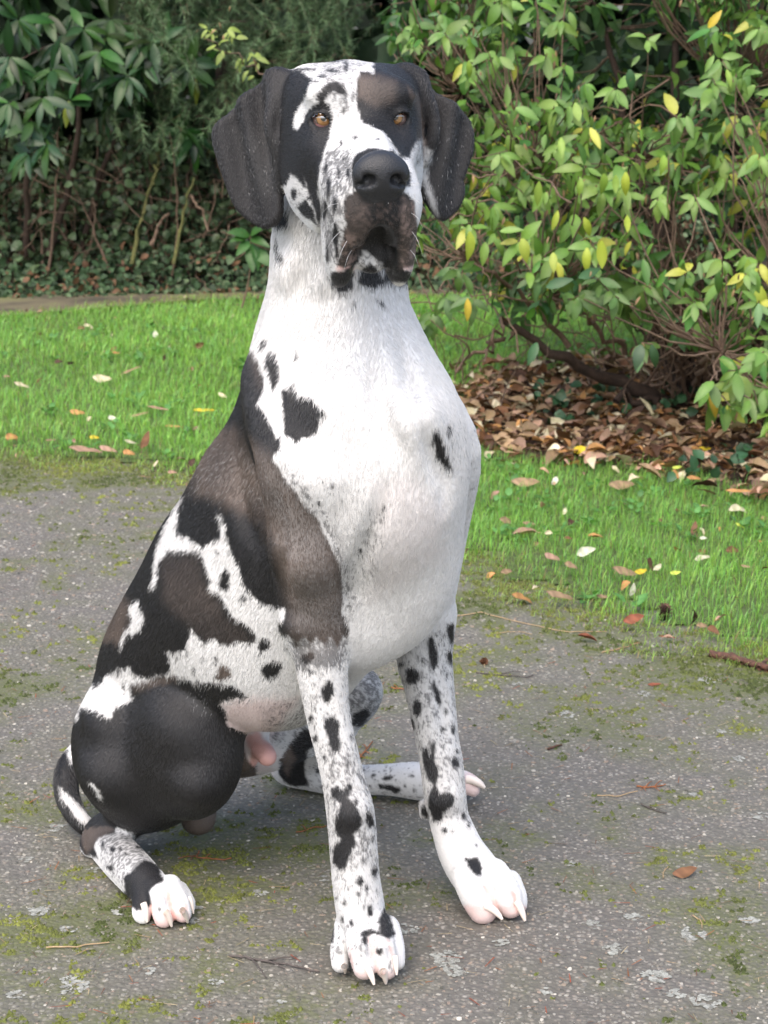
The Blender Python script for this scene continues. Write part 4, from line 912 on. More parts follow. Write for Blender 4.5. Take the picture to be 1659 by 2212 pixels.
# ================================================================== plants
LEAF_M = leafy('shrub_leaf', .42, .2, .4, spots=True)
GLOSS_M = leafy('glossy_leaf', .34, .06, .30)
DULL_M = leafy('dull_leaf', .6, .12, .3)
TWIG_M = bark('brown_twig', (.09, .055, .036), (.21, .14, .095), 80)
TRUNK_M = bark('dark_bark', (.022, .014, .010), (.075, .046, .032), 40)
def leaf_objects(parent, T_list, pos, d, nrm, size, tint, mat, limit, name='leaf', joined='foliage'):
    """the leaves that show largest become one part each, the rest one joined part"""
    v = (pos[:, 1] * CP - (pos[:, 2] - CAMZ) * SP); x = CX + FPX * pos[:, 0] / v; y = CY - FPX * (pos[:, 1] * SP + (pos[:, 2] - CAMZ) * CP) / v
    big = size / v * ((x > -20) & (x < 1680) & (y > -20) & (y < 2212)) * (1 - .9 * ((x > 470) & (x < 1010) & (y > 130) & (y < 2000)))
    front = np.argsort(-(big - .012 * (v - v.min()) * 0 - (v * 1e-3)))[:limit]
    rest = np.ones(len(pos), bool); rest[front] = False
    # shared meshes: shape x shade
    base = np.array([parent.location])
    q = np.round(np.sqrt(np.clip(tint[front], 0, 1)) * 22).astype(int); cache = {}
    X, Yv, Z = frames(d, nrm)
    for j, i in enumerate(front):
        key = (i % len(T_list), *q[j])
        if key not in cache:
            Vt, Ft = T_list[key[0]]; c = (np.array(key[1:]) / 22.) ** 2 + .001
            tt = np.repeat([c], len(Vt), 0) * (1.14 - .30 * Vt[:, 1])[:, None] * np.where((np.arange(len(Vt)) % 3 == 1)[:, None], 1.18, 1.)
            cache[key] = mesh_np(name, Vt, Ft, tt)
            cache[key].materials.append(mat)
        o = bpy.data.objects.new(name, cache[key]); COL.objects.link(o); o.parent = parent
        M = Matrix(((X[i][0], Yv[i][0], Z[i][0]), (X[i][1], Yv[i][1], Z[i][1]), (X[i][2], Yv[i][2], Z[i][2]))).to_4x4()
        o.matrix_basis = Matrix.Translation(Vector(pos[i] - base[0])) @ M @ Matrix.Scale(float(size[i]), 4)
    r = np.nonzero(rest)[0]; Vs, Fs, Ts, o = [], [], [], 0
    for k in range(len(T_list)):
        s = r[r % len(T_list) == k]
        if not len(s): continue
        a, b, c = place(T_list[k], pos[s], d[s], nrm[s], size[s], tint[s]); Vs.append(a - base); Fs.append(b + o); Ts.append(c); o += len(a)
    f = link(joined, mesh_np(joined, np.concatenate(Vs), np.concatenate(Fs), np.concatenate(Ts)), mat, parent, kind='stuff')
    return f
def whorls(tips, axis, nleaf, rng, spread, droop, Lr, back=.03):
    """leaves round twig tips -> pos, dir, normal, size"""
    P_, D_, N_, S_, I_ = [], [], [], [], []
    for i, (t, a) in enumerate(zip(tips, axis)):
        k = rng.integers(*nleaf); ph = rng.uniform(0, 6.3)
        a = a / np.linalg.norm(a); e1 = np.cross(a, [.3, .2, .9]); e1 /= np.linalg.norm(e1); e2 = np.cross(a, e1)
        for j in range(k):
            an = ph + j * 2.399; r = math.cos(an) * e1 + math.sin(an) * e2
            sp_ = rng.uniform(*spread); d = a * math.cos(sp_) + r * math.sin(sp_) + np.array([0, 0, -rng.uniform(*droop)]) + rng.normal(0, .18, 3)
            d /= np.linalg.norm(d)
            nn = a - d * (a @ d) + rng.normal(0, .25, 3) + np.array([0, -.35, .55])
            P_.append(t - a * rng.uniform(0, back) * j / k + d * .006); D_.append(d); N_.append(nn); S_.append(rng.uniform(*Lr)); I_.append(i)
    return np.array(P_), np.array(D_), np.array(N_), np.array(S_), np.array(I_)

# ------------------------------------------------------------------ big leafy shrub on the right
rng = np.random.default_rng(21)
B0 = G(1495, 880); shrub = empty('leafy_shrub', (B0[0], B0[1], 0), label='tall leafy shrub with yellow-green drooping leaves and brown twigs over a bed of dead leaves', category='shrub')
TPL = [leaf_template(6, W, fo, cu, bl, wv) for W, fo, cu, bl, wv in ((.40, .24, .30, .8, .006), (.34, .34, .15, .85, .0), (.46, .16, .42, .75, .012), (.37, .30, .55, .8, .0), (.42, .14, -.12, .9, .014))]
stems = []
STEM = [((1490, 880, 5.70), (1080, 688, 5.35), (0, -.05, -.03), .026, .010), ((1500, 875, 5.72), (1330, 690, 5.9), (0, .1, .05), .022, .008), ((1480, 880, 5.70), (1390, 350, 5.5), (.05, 0, .05), .026, .006), ((1500, 880, 5.75), (1150, 380, 5.4), (0, 0, .10), .020, .005),
        ((1510, 880, 5.72), (1600, 200, 5.6), (.05, .1, 0), .026, .006), ((1500, 880, 5.7), (1000, 200, 5.9), (0, .1, .16), .020, .004), ((1510, 880, 5.7), (1700, 620, 5.0), (.05, -.1, .05), .018, .005), ((1495, 885, 5.68), (1430, 640, 5.2), (0, 0, 0), .008, .005),
        ((1490, 880, 5.8), (1500, -150, 6.0), (-.08, 0, 0), .028, .006), ((1500, 880, 5.8), (1250, -100, 6.1), (.0, .1, .12), .022, .005), ((1510, 880, 5.8), (1850, 200, 5.8), (0, .1, .12), .022, .005), ((1500, 880, 5.7), (1930, 560, 5.5), (0, 0, .08), .018, .005),
        ((1470, 882, 5.62), (1330, 868, 5.45), (0, 0, .012), .014, .010), ((1120, 715, 5.38), (985, 805, 5.15), (0, 0, .02), .008, .004), ((1100, 690, 5.36), (1040, 800, 5.2), (0, 0, .02), .006, .003), ((1230, 750, 5.46), (1010, 560, 5.2), (0, 0, .03), .009, .004),
        ((1350, 765, 5.5), (1180, 640, 5.1), (0, 0, .02), .009, .004), ((1500, 830, 5.5), (1560, 760, 4.75), (0, 0, .03), .010, .005), ((1000, 200, 5.9), (560, 160, 5.8), (0, 0, -.02), .005, .0025), ((560, 160, 5.8), (440, 70, 5.7), (0, 0, 0), .0026, .0016)]
for a, b, sag, r0, r1 in STEM:
    c = bez(P(*a), P(*b), sag, 14, rng, .010); stems.append(c)
    v, f = tube(c, np.linspace(r0, r1, 14) * rng.uniform(.9, 1.12, 14), 8)
    link('branch', mesh_np('branch', v - np.array(shrub.location), f), TRUNK_M if r0 > .012 else TWIG_M, shrub)
ALLS = np.concatenate(stems[:18])
tips, axes, dens = [], [], []
while len(tips) < 1600:
    x = rng.uniform(835, 2250); y = rng.uniform(-420, 940)
    bot = np.interp(x, [835, 905, 960, 1100, 1300, 1420, 1520, 1600, 1659, 2250], [560, 630, 665, 655, 650, 680, 770, 880, 900, 930])
    if y > bot: continue
    gap = math.exp(-(((x - 1560) / 110) ** 2 + ((y - 480) / 110) ** 2)) * .9 + math.exp(-(((x - 1450) / 80) ** 2 + ((y - 60) / 130) ** 2)) * .6 + math.exp(-(((x - 950) / 60) ** 2 + ((y - 620) / 90) ** 2)) * .5 + math.exp(-(((x - 1220) / 130) ** 2 + ((y - 700) / 40) ** 2)) * .5
    if rng.random() < gap: continue
    if vnoise(np.array([[x / 105., y / 95., 3.]]), 91)[0] < rng.uniform(-.45, .05): continue
    if x > 1720 and rng.random() < .35: continue
    front = np.interp(y, [-400, 200, 600, 900], [5.4, 5.0, 4.75, 4.65]) + (0.25 if x < 1150 else 0)
    Yd = front + abs(rng.normal(0, .55)) + (rng.random() < .3) * rng.uniform(.3, 1.2)
    tips.append(P(x, y, Yd)); axes.append(np.array([rng.normal(-.1, .75), -.55 + rng.normal(0, .55), rng.normal(.1, .6)])); dens.append((Yd - front, y, x))
# foremost sprays, set where they hang
SPRAY = [(1305, 390, 4.75), (1345, 400, 4.7), (1265, 360, 4.75), (1180, 410, 4.8), (1420, 430, 4.7), (1560, 130, 4.9), (1590, 160, 4.9), (1540, 170, 4.9), (1280, 530, 4.7), (1015, 480, 4.9), (1120, 520, 4.8), (1075, 500, 4.8), (1640, 650, 4.3), (1560, 560, 4.6), (1610, 590, 4.5), (1480, 590, 4.6),
         (1545, 820, 4.4), (1590, 800, 4.35), (1620, 860, 4.3), (1650, 760, 4.3), (1580, 880, 4.4), (1500, 650, 4.6), (1390, 620, 4.7), (1385, 740, 4.7), (1250, 640, 4.75), (1200, 560, 4.75), (1150, 600, 4.8), (960, 640, 5.0), (990, 580, 5.0), (930, 690, 5.0), (1020, 640, 4.9), (1010, 130, 5.1), (1055, 110, 5.1), (960, 70, 5.2),
         (1330, 190, 5.0), (1240, 220, 5.0), (1110, 230, 5.0), (1080, 330, 4.9), (1210, 310, 4.85), (1460, 250, 5.0), (1640, 330, 4.8), (1500, 420, 4.8), (1250, 640, 4.6), (1330, 640, 4.6), (1290, 600, 4.65), (1640, 60, 5.0), (1400, 80, 5.1), (895, 90, 5.5), (870, 60, 5.6), (1180, 120, 5.1)]
for x, y, Yd in SPRAY:
    tips.append(P(x, y, Yd)); axes.append(np.array([rng.normal(-.05, .3), -.8, rng.normal(.1, .25)])); dens.append((-.2, y, x))
# the bare sprig reaching left behind the ear
for x, y, Yd in ((470, 95, 5.7), (450, 60, 5.7), (520, 125, 5.78), (545, 115, 5.8), (490, 60, 5.7)):
    tips.append(P(x, y, Yd)); axes.append(np.array([-.2, -.6, .3])); dens.append((-.1, y, x))
tips = np.array(tips); axes = np.array(axes); dens = np.array(dens)
pos, d, nn, size, ti = whorls(tips, axes, (5, 9), rng, (.7, 1.5), (.25, 1.3), (.032, .074), .15)
sprig = (ti >= len(tips) - 5); size[sprig] *= .6
dep = dens[ti, 0]; yy = dens[ti, 1]; xx = dens[ti, 2]
u = rng.random(len(pos)); hang = np.clip(-d[:, 2], 0, 1)
green = np.stack([.045 + .085 * u, .145 + .12 * u, .028 + .03 * rng.random(len(pos))], 1) * rng.uniform(.5, 1.2, (len(pos), 1))
lime = np.array([.19, .29, .06]); yel = np.array([.40, .40, .06]); dark = np.array([.022, .062, .022])
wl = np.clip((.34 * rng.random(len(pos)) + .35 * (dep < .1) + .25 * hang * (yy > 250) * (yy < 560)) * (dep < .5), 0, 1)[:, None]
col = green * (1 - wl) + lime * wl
wd = np.clip((dep - .35) / 1.2, 0, .6)[:, None]; wd = np.maximum(wd, ((yy > 560) & (xx < 1500))[:, None] * .45); col = col * (1 - wd) + dark * wd  # front leaves tinted paler, deep ones darker: light and shade in the colour
yl = rng.random(len(pos)) < .015 + .04 * ((yy > 250) & (yy < 600)); col[yl] = yel * rng.uniform(.6, 1.1, (yl.sum(), 1))
col[sprig] = np.array([.22, .28, .06])
# drooping leaves placed one by one
HANG = [(1268, 535, 1266, 592, 'y'), (1300, 520, 1302, 583, 'y'), (1015, 500, 1014, 568, 'y'), (1165, 392, 1160, 448, 'l'), (1305, 375, 1302, 424, 'l'), (1352, 372, 1350, 428, 'y'), (1330, 378, 1330, 420, 'l'), (1256, 385, 1250, 425, 'l'), (1212, 297, 1214, 342, 'l'), (1435, 335, 1430, 380, 'l'), (1012, 132, 1016, 172, 'l'), (1243, 222, 1252, 266, 'l'),
        (1535, 850, 1550, 905, 'o'), (1010, 645, 1010, 697, 'o'), (1128, 515, 1140, 570, 'y'), (1262, 470, 1278, 515, 'y'), (1355, 465, 1354, 505, 'y'), (1195, 545, 1196, 590, 'y'), (1205, 455, 1192, 500, 'y'), (1585, 830, 1600, 880, 'g'), (1550, 585, 1555, 640, 'g'), (1500, 660, 1480, 720, 'g'), (1475, 560, 1470, 600, 'g'), (1390, 560, 1400, 620, 'g'),
        (1385, 745, 1372, 800, 'd'), (1408, 745, 1420, 800, 'd'), (1140, 690, 1155, 660, 'g'), (1160, 740, 1140, 790, 'd'), (1640, 770, 1655, 830, 'g'), (1560, 770, 1600, 850, 'g'), (1630, 610, 1660, 680, 'y'), (1615, 560, 1620, 610, 'l'), (1530, 60, 1560, 20, 'o'), (1570, 150, 1580, 190, 'l'), (1360, 150, 1365, 200, 'd'), (1150, 590, 1170, 560, 'g'), (1250, 600, 1300, 580, 'd'), (1180, 620, 1240, 600, 'd'), (1420, 620, 1440, 580, 'g')]
CC = {'y': (.33, .39, .05), 'l': (.22, .34, .05), 'g': (.075, .19, .03), 'd': (.03, .085, .03), 'o': (.50, .36, .04)}
hp, hd, hn, hs, hc = [], [], [], [], []
for x0, y0, x1, y1, k in HANG:
    Yd = 4.45 if y0 > 700 and x0 > 1300 else 4.62
    a = P(x0, y0, Yd); b = P(x1, y1, Yd + rng.uniform(-.03, .01)); hp.append(a); hd.append(b - a); hs.append(np.linalg.norm(b - a) * .95); hn.append(np.array([rng.normal(0, .25), -1, .45])); hc.append(np.array(CC[k]) * rng.uniform(.85, 1.1))
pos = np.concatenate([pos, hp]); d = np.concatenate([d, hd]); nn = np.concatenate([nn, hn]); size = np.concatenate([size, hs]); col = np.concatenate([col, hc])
# inner leaves behind, shade of the bush painted in as darker green
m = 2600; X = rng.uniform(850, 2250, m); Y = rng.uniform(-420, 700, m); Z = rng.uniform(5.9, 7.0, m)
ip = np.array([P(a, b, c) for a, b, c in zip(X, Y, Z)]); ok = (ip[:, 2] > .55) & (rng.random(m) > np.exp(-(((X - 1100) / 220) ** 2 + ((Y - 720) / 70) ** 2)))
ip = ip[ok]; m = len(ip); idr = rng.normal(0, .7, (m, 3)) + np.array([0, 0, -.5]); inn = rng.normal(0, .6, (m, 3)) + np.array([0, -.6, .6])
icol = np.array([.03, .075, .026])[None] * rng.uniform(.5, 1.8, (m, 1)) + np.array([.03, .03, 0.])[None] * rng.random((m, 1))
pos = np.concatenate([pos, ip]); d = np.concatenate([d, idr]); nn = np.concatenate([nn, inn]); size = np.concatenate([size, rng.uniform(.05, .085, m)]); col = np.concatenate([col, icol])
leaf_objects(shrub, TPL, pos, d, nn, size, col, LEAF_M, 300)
# twigs from the tips back to the nearest branch
tw = []
for i, t in enumerate(tips):
    if i >= len(tips) - 5: continue
    j = np.argmin(((ALLS - t) ** 2).sum(1) + .35 * np.maximum(t[2] - ALLS[:, 2], -.2) ** 2 * 0); q = ALLS[j]; L = np.linalg.norm(q - t)
    q = t + (q - t) * min(1, .75 / max(L, .01))
    tw.append((bez(q, t, np.array([rng.normal(0, .03), rng.normal(0, .03), -.04 * L]), 7, rng, .006), np.linspace(.0034, .0016, 7)))
for _ in range(260):
    t = P(rng.uniform(900, 1900), rng.uniform(250, 760), rng.uniform(5.1, 6.3)); q = t + rng.normal(0, .16, 3) + np.array([0, 0, -.05])
    tw.append((bez(q, t, rng.normal(0, .03, 3), 6, rng, .008), np.linspace(.0030, .0012, 6)))
for _ in range(90):
    a = rng.uniform(1380, 1659); t = P(a, rng.uniform(420, 700), rng.uniform(5.2, 5.9)); q = P(1495 + rng.normal(0, 60), 800 + rng.normal(0, 50), 5.6)
    tw.append((bez(t, q, rng.normal(0, .05, 3), 8, rng, .01), np.linspace(.0018, .004, 8)))
v, f = tubes(tw, 5); link('twigs', mesh_np('twigs', v - np.array(shrub.location), f), TWIG_M, shrub, kind='stuff')
# dry brown flower stalks that hang under the whorls
k = rng.choice(len(tips), 1500); hp = tips[k] + rng.normal(0, .022, (1500, 3)); hd = rng.normal(0, .3, (1500, 3)) + np.array([0, 0, -1]); T2 = leaf_template(4, .3, .3, .3, .8)
a, b, c = place(T2, hp, hd, rng.normal(0, .5, (1500, 3)) + np.array([0, -1, 0]), rng.uniform(.010, .026, 1500), np.array([.24, .15, .085])[None] * rng.uniform(.5, 1.5, (1500, 1)))
link('dry_stalks', mesh_np('dry_stalks', a - np.array(shrub.location), b, c), DULL_M, shrub, kind='stuff')

# ------------------------------------------------------------------ dark glossy shrub, upper left
rng = np.random.default_rng(22)
B1 = G(120, 600); rhodo = empty('glossy_shrub', (B1[0], B1[1], 0), label='dark evergreen shrub with long glossy leaves in whorls, upper left behind the lawn', category='shrub')
RT = [leaf_template(6, W, fo, cu, .9, 0) for W, fo, cu in ((.30, .35, .25), (.26, .30, .4), (.33, .25, .15))]
tips, axes = [], []
WH = [(60, 330, 8.3), (90, 210, 8.3), (150, 215, 8.4), (20, 120, 8.3), (70, 260, 8.3), (100, 310, 8.25), (130, 90, 8.5), (200, 130, 8.6), (215, 110, 8.5), (310, 90, 8.6), (330, 90, 8.6), (400, 280, 8.8), (415, 300, 8.8), (180, 60, 8.6), (40, 40, 8.4), (270, 150, 8.7), (20, 220, 8.3), (110, 150, 8.4), (390, 100, 8.9), (240, 40, 8.8)]
for w in WH: tips.append(P(*w)); axes.append(np.array([rng.normal(0, .3), -.7, .35]))
while len(tips) < 170:
    x = rng.uniform(-330, 470); y = rng.uniform(-420, 330); 
    if y > np.interp(x, [-330, 0, 150, 300, 470], [350, 330, 260, 200, 150]) : continue
    tips.append(P(x, y, rng.uniform(8.5, 9.6))); axes.append(np.array([rng.normal(0, .4), -.6, rng.normal(.45, .3)]))
tips = np.array(tips); axes = np.array(axes)
pos, d, nn, size, ti = whorls(tips, axes, (7, 11), rng, (.9, 1.5), (.35, 1.5), (.105, .165), .03)
u = rng.random((len(pos), 1)); col = np.array([.020, .050, .016]) * (.5 + 1.3 * u) + np.array([.008, .025, 0]) * (rng.random((len(pos), 1)) < .25)
yl = rng.random(len(pos)) < .012; col[yl] = (.22, .26, .03)
leaf_objects(rhodo, RT, pos, d, nn, size, col, GLOSS_M, 300)
for a, b, r0 in (((60, 600, 9.0), (60, 200, 8.6), .02), ((80, 600, 9.0), (160, 120, 8.8), .022), ((140, 605, 9.1), (230, 330, 9.0), .012), ((160, 600, 9.1), (330, 120, 8.9), .018), ((40, 600, 9.0), (-120, 100, 8.9), .02), ((230, 170, 8.8), (340, 178, 8.9), .008)):
    v, f = tube(bez(P(*a), P(*b), (rng.normal(0, .06), 0, .02), 12, rng, .006), np.linspace(r0, r0 * .4, 12), 7); link('stem', mesh_np('stem', v - np.array(rhodo.location), f), TRUNK_M, rhodo)
tw = []
for t in tips:
    q = t + np.array([rng.normal(0, .1), .25, -.12]); tw.append((bez(q, t, rng.normal(0, .02, 3), 5), np.linspace(.006, .0035, 5)))
v, f = tubes(tw); link('twigs', mesh_np('twigs', v - np.array(rhodo.location), f), TRUNK_M, rhodo, kind='stuff')

# ------------------------------------------------------------------ conifer with soft drooping sprays, behind the ear
rng = np.random.default_rng(23)
B2 = G(470, 560); con = empty('conifer', (B2[0], 9.6, 0), label='soft grey-green conifer with drooping needle sprays behind the glossy shrub', category='tree')
tr = bez((B2[0] + .1, 9.75, 0), (B2[0] + .15, 9.9, 5.), (0, 0, 0), 10); v, f = tube(tr, np.linspace(.09, .03, 10), 9); own(con, link('trunk', mesh_np('trunk', v, f), TRUNK_M))
tw, npos, nd, nl = [], [], [], []
for _ in range(640):
    x = rng.uniform(255, 760); y = rng.uniform(-420, 345)
    if x < 330 and y > 120 and rng.random() < .8: continue
    t = P(x, y, rng.uniform(8.35, 9.3)); q = t + np.array([rng.normal(0, .18), rng.uniform(.15, .4), rng.uniform(.08, .3)])
    c = bez(q, t, (0, 0, .05), 9); tw.append((c, np.linspace(.0028, .0012, 9)))
    m = 150; k = rng.uniform(.15, 1, m); i = np.minimum((k * 8).astype(int), 7); fr_ = (k * 8 - i)[:, None]; pp = c[i] * (1 - fr_) + c[i + 1] * fr_; ax = unit(c[i + 1] - c[i])
    dd = ax * .9 + rng.normal(0, .55, (m, 3)); npos.append(pp); nd.append(unit(dd)); nl.append(rng.uniform(.03, .07, m))
npos = np.concatenate(npos); nd = np.concatenate(nd); nl = np.concatenate(nl); n = len(npos)
sdv = unit(np.cross(nd, rng.normal(0, 1, (n, 3)))) * .0016
V = np.stack([npos - sdv, npos + sdv, npos + nd * nl[:, None]], 1).reshape(-1, 3); F = np.arange(3 * n).reshape(-1, 3)
col = np.array([.12, .19, .10]) * rng.uniform(.5, 1.7, (n, 1)); br = rng.random(n) < .05; col[br] = (.12, .075, .04)
own(con, link('needles', mesh_np('needles', V, F, np.repeat(col, 3, 0)), DULL_M, kind='stuff'))
v, f = tubes(tw, 4); own(con, link('twigs', mesh_np('twigs', v, f), TRUNK_M, kind='stuff'))

# ------------------------------------------------------------------ dark thicket of bare stems and ivy under the shrubs
rng = np.random.default_rng(24)
thicket = empty('thicket', (*G(280, 600)[:2], 0), label='shady thicket of bare brown stems and small ivy leaves at the back of the lawn', category='thicket')
MOSSY = bark('mossy_bark', (.06, .06, .02), (.16, .16, .045), 90)
for a, b, r0, mm in (((285, 570, 8.7), (330, 385, 8.8), .011, 1), ((330, 400, 8.8), (345, 330, 8.9), .010, 1), ((375, 570, 8.7), (418, 385, 8.8), .009, 1), ((410, 420, 8.8), (450, 500, 8.7), .007, 0), ((325, 530, 8.7), (365, 460, 8.75), .009, 0)):
    v, f = tube(bez(P(*a), P(*b), (0, 0, .02), 10, rng, .006), np.linspace(r0, r0 * .7, 10), 8); o = own(thicket, link('stem', mesh_np('stem', v, f), MOSSY if mm else TWIG_M))
    if mm: o['label'] = 'yellow-green moss covered stem'
for _ in range(46):
    x = rng.uniform(-120, 580); y0 = rng.uniform(560, 615); y1 = rng.uniform(230, 430); Yd = rng.uniform(8.75, 9.6)
    v, f = tube(bez(P(x, y0, Yd), P(x + rng.normal(0, 45), y1, Yd + rng.normal(0, .2)), (rng.normal(0, .05), 0, 0), 10, rng, .004), np.linspace(.008, .0025, 10) * rng.uniform(.5, 1.3), 6)
    own(thicket, link('stem', mesh_np('stem', v, f), TWIG_M))
tw = []
for _ in range(520):
    t = P(rng.uniform(-160, 1000), rng.uniform(370, 600), rng.uniform(8.8, 9.8)); tw.append((bez(t, t + rng.normal(0, .16, 3), rng.normal(0, .03, 3), 6, rng, .008), np.linspace(.0035, .0012, 6)))
v, f = tubes(tw, 4); own(thicket, link('twigs', mesh_np('twigs', v, f), TWIG_M, kind='stuff'))
IVY = leaf_template(4, .85, .25, .3, .7, .03)
def leaf_mass(name, n, box, Lr, base, var, mat, rng, down=.3, **kw):
    (x0, x1), (y0, y1), (Y0, Y1) = box
    p = np.array([P(a, b, c) for a, b, c in zip(rng.uniform(x0, x1, n), rng.uniform(y0, y1, n), rng.uniform(Y0, Y1, n))]); p = p[p[:, 2] > .01]; n = len(p)
    a, b, c = place(IVY, p, rng.normal(0, .6, (n, 3)) + np.array([0, 0, -down]), rng.normal(0, .5, (n, 3)) + np.array([0, -.7, .6]), rng.uniform(*Lr, n), np.array(base)[None] * rng.uniform(1 - var, 1 + var, (n, 1)) + np.array([.012, .01, .0])[None] * rng.random((n, 1)))
    return mesh_np(name, a, b, c), n
me, _ = leaf_mass('ivy_leaves', 5200, ((-200, 1000), (280, 610), (8.8, 9.8)), (.025, .055), (.065, .10, .055), .6, DULL_M, rng); own(thicket, link('ivy_leaves', me, GLOSS_M, kind='stuff'))
# ivy carpet in front of it
n = 10000; px = rng.uniform(-4.2, 1.6, n); base = np.interp(px, [-4, -1.6, -.9, -.4, 1.6], [8.15, 8.35, 8.5, 8.6, 8.7]); py = base + rng.random(n) ** 1.3 * 1.0; pz = np.clip((py - base) * .55, .01, .34) * rng.uniform(.35, 1.1, n) * (.75 + .35 * np.sin(px * 5))
p = np.stack([px, py, pz], 1); u = rng.random((n, 1))
c = np.array([.052, .092, .046]) * (.5 + .9 * u) + np.array([.06, .06, .04]) * (rng.random((n, 1)) < .2); br = rng.random(n) < .12; c[br] = np.array([.16, .085, .05])
a, b, c = place(IVY, p, rng.normal(0, .7, (n, 3)) + np.array([0, -.4, -.2]), rng.normal(0, .4, (n, 3)) + np.array([0, -.5, .8]), rng.uniform(.018, .048, n), c)
link('ivy_carpet', mesh_np('ivy_carpet', a, b, c), DULL_M, kind='stuff')
# woodland that closes the view behind everything
n = 30000; p = np.stack([rng.uniform(-7, 7, n), rng.uniform(9.9, 12.0, n), rng.uniform(0, 4.2, n)], 1)
a, b, c = place(IVY, p, rng.normal(0, .7, (n, 3)), rng.normal(0, .5, (n, 3)) + np.array([0, -.7, .5]), rng.uniform(.10, .26, n), np.array([.016, .034, .016])[None] * rng.uniform(.4, 1.8, (n, 1)))
link('woodland', mesh_np('woodland', a, b, c), DULL_M, kind='stuff')

# ------------------------------------------------------------------ seedling beside the dog's neck, far side of the lawn
rng = np.random.default_rng(25)
sb_ = G(552, 600); seed = empty('seedling', (sb_[0], 7.9, 0), label='small bright green seedling with drooping leaves at the back edge of the lawn', category='plant')
c = bez((sb_[0] + .02, 7.9, 0), P(540, 508, 7.9), (.02, 0, 0), 8); v, f = tube(c, np.linspace(.005, .002, 8), 6); own(seed, link('stem', mesh_np('stem', v, f), TWIG_M))
for x0, y0, x1, y1 in ((540, 508, 500, 498), (540, 508, 565, 490), (538, 520, 515, 545), (545, 525, 560, 575), (540, 530, 545, 580), (540, 515, 575, 525), (535, 512, 505, 515), (548, 540, 585, 570)):
    a = P(x0, y0, 7.88); b = P(x1, y1, 7.82); L = np.linalg.norm(b - a)
    V, F, T = place(TPL[rng.integers(5)], a[None], (b - a)[None], np.array([[rng.normal(0, .3), -.8, .6]]), np.array([L * 1.1]), np.array([[.05, .135, .03]]) * rng.uniform(.8, 1.3))
    own(seed, link('leaf', mesh_np('leaf', V, F, T), LEAF_M))
# ================================================================== the dog
rng = np.random.default_rng(31)
field = build_dog()
dpos, dfaces, dpart = field.mesh()
dpos = relax(dpos, dfaces, 2)
dpos[:, 2] = np.maximum(dpos[:, 2], .0015)
dn, dtris, dfn = vert_normals(dpos, dfaces)
dcol, dleather, dpink = coat(dpos, dn, dpart, field.eyes)
ORG = np.array([-.10, 2.25, 0.])
skin = Nodes('coat'); _a = skin.n('Attribute', attribute_name='tint'); skin.l(_a.outputs['Color'], skin.b.inputs['Base Color'])
_l = skin.n('Attribute', attribute_name='leather'); _tc = skin.n('TexCoord')
_v = skin.n('TexVoronoi', Scale=850.0); skin.l(_tc.outputs['Object'], _v.inputs['Vector']); _n = skin.n('TexNoise', Scale=380.0, Detail=3.0); skin.l(_tc.outputs['Object'], _n.inputs['Vector'])
skin.l(skin.ramp(_l.outputs['Fac'], [(0, .65), (1, .38)]), skin.b.inputs['Roughness']); skin.b.inputs['Specular IOR Level'].default_value = .4
_h = skin.math('ADD', skin.math('MULTIPLY', skin.math('MULTIPLY', _v.outputs['Distance'], _l.outputs['Fac']), 1.6), skin.math('MULTIPLY', _n.outputs['Fac'], .5))
skin.l(skin.bump(_h, .35, .0008), skin.b.inputs['Normal'])
me = mesh_np('dog', dpos - ORG, dfaces, dcol, attrs={'leather': dleather})
dog = link('dog', me, skin.m, label='great black and white harlequin dog with drop ears sitting on the mossy path', category='dog')
dog.location = ORG
def dpt(name, me, mat, **kw):
    o = link(name, me, mat, dog, **kw); return o
# --- hair
hairm = Nodes('fur'); _a = hairm.n('Attribute', attribute_name='tint'); hairm.l(_a.outputs['Color'], hairm.b.inputs['Base Color'])
hairm.b.inputs['Sheen Weight'].default_value = .12; hairm.b.inputs['Sheen Roughness'].default_value = .4; hairm.b.inputs['Roughness'].default_value = .30; hairm.b.inputs['Specular IOR Level'].default_value = .7
strand, scol = make_fur(dpos, dn, dtris, dfn, dpart, field.eyes, rng, 520000)
# whiskers on the lips
wp, wd_ = [], []
for x, y, dx, dy in ((742, 470, -70, 60), (735, 500, -60, 90), (750, 520, -40, 100), (880, 400, 70, 10), (884, 430, 60, 40), (888, 460, 45, 60), (886, 540, 30, 60), (760, 540, -30, 80), (890, 500, 40, 90), (730, 440, -60, 40)):
    h = field.hit(x, y)
    if h is None: continue
    e = P(x + dx * .6, y + dy * .6, h[1] - .01); wp.append(np.stack([h, (h + e) / 2 + (0, -.008, .004), e]))
wp = np.array(wp, np.float32); strand = np.concatenate([strand, wp]); scol = np.concatenate([scol, np.full((len(wp), 3), .5, np.float32)])
cv = bpy.data.hair_curves.new('fur'); nS = len(strand)
cv.add_curves([3] * nS)
cv.attributes['position'].data.foreach_set('vector', (strand - ORG.astype(np.float32)).astype(np.float32).ravel())
ra = cv.attributes.new('radius', 'FLOAT', 'POINT') if 'radius' not in cv.attributes else cv.attributes['radius']
ra.data.foreach_set('value', np.tile(np.array([.00021, .00017, .00004], np.float32), nS))
ta = cv.attributes.new('tint', 'FLOAT_COLOR', 'CURVE'); ta.data.foreach_set('color', np.concatenate([scol, np.ones((nS, 1), np.float32)], 1).ravel())
cv.materials.append(hairm.m)
fur = bpy.data.objects.new('fur', cv); COL.objects.link(fur); fur.parent = dog; fur['kind'] = 'stuff'
scene.cycles_curves.shape = 'RIBBONS'; scene.cycles_curves.subdivisions = 1
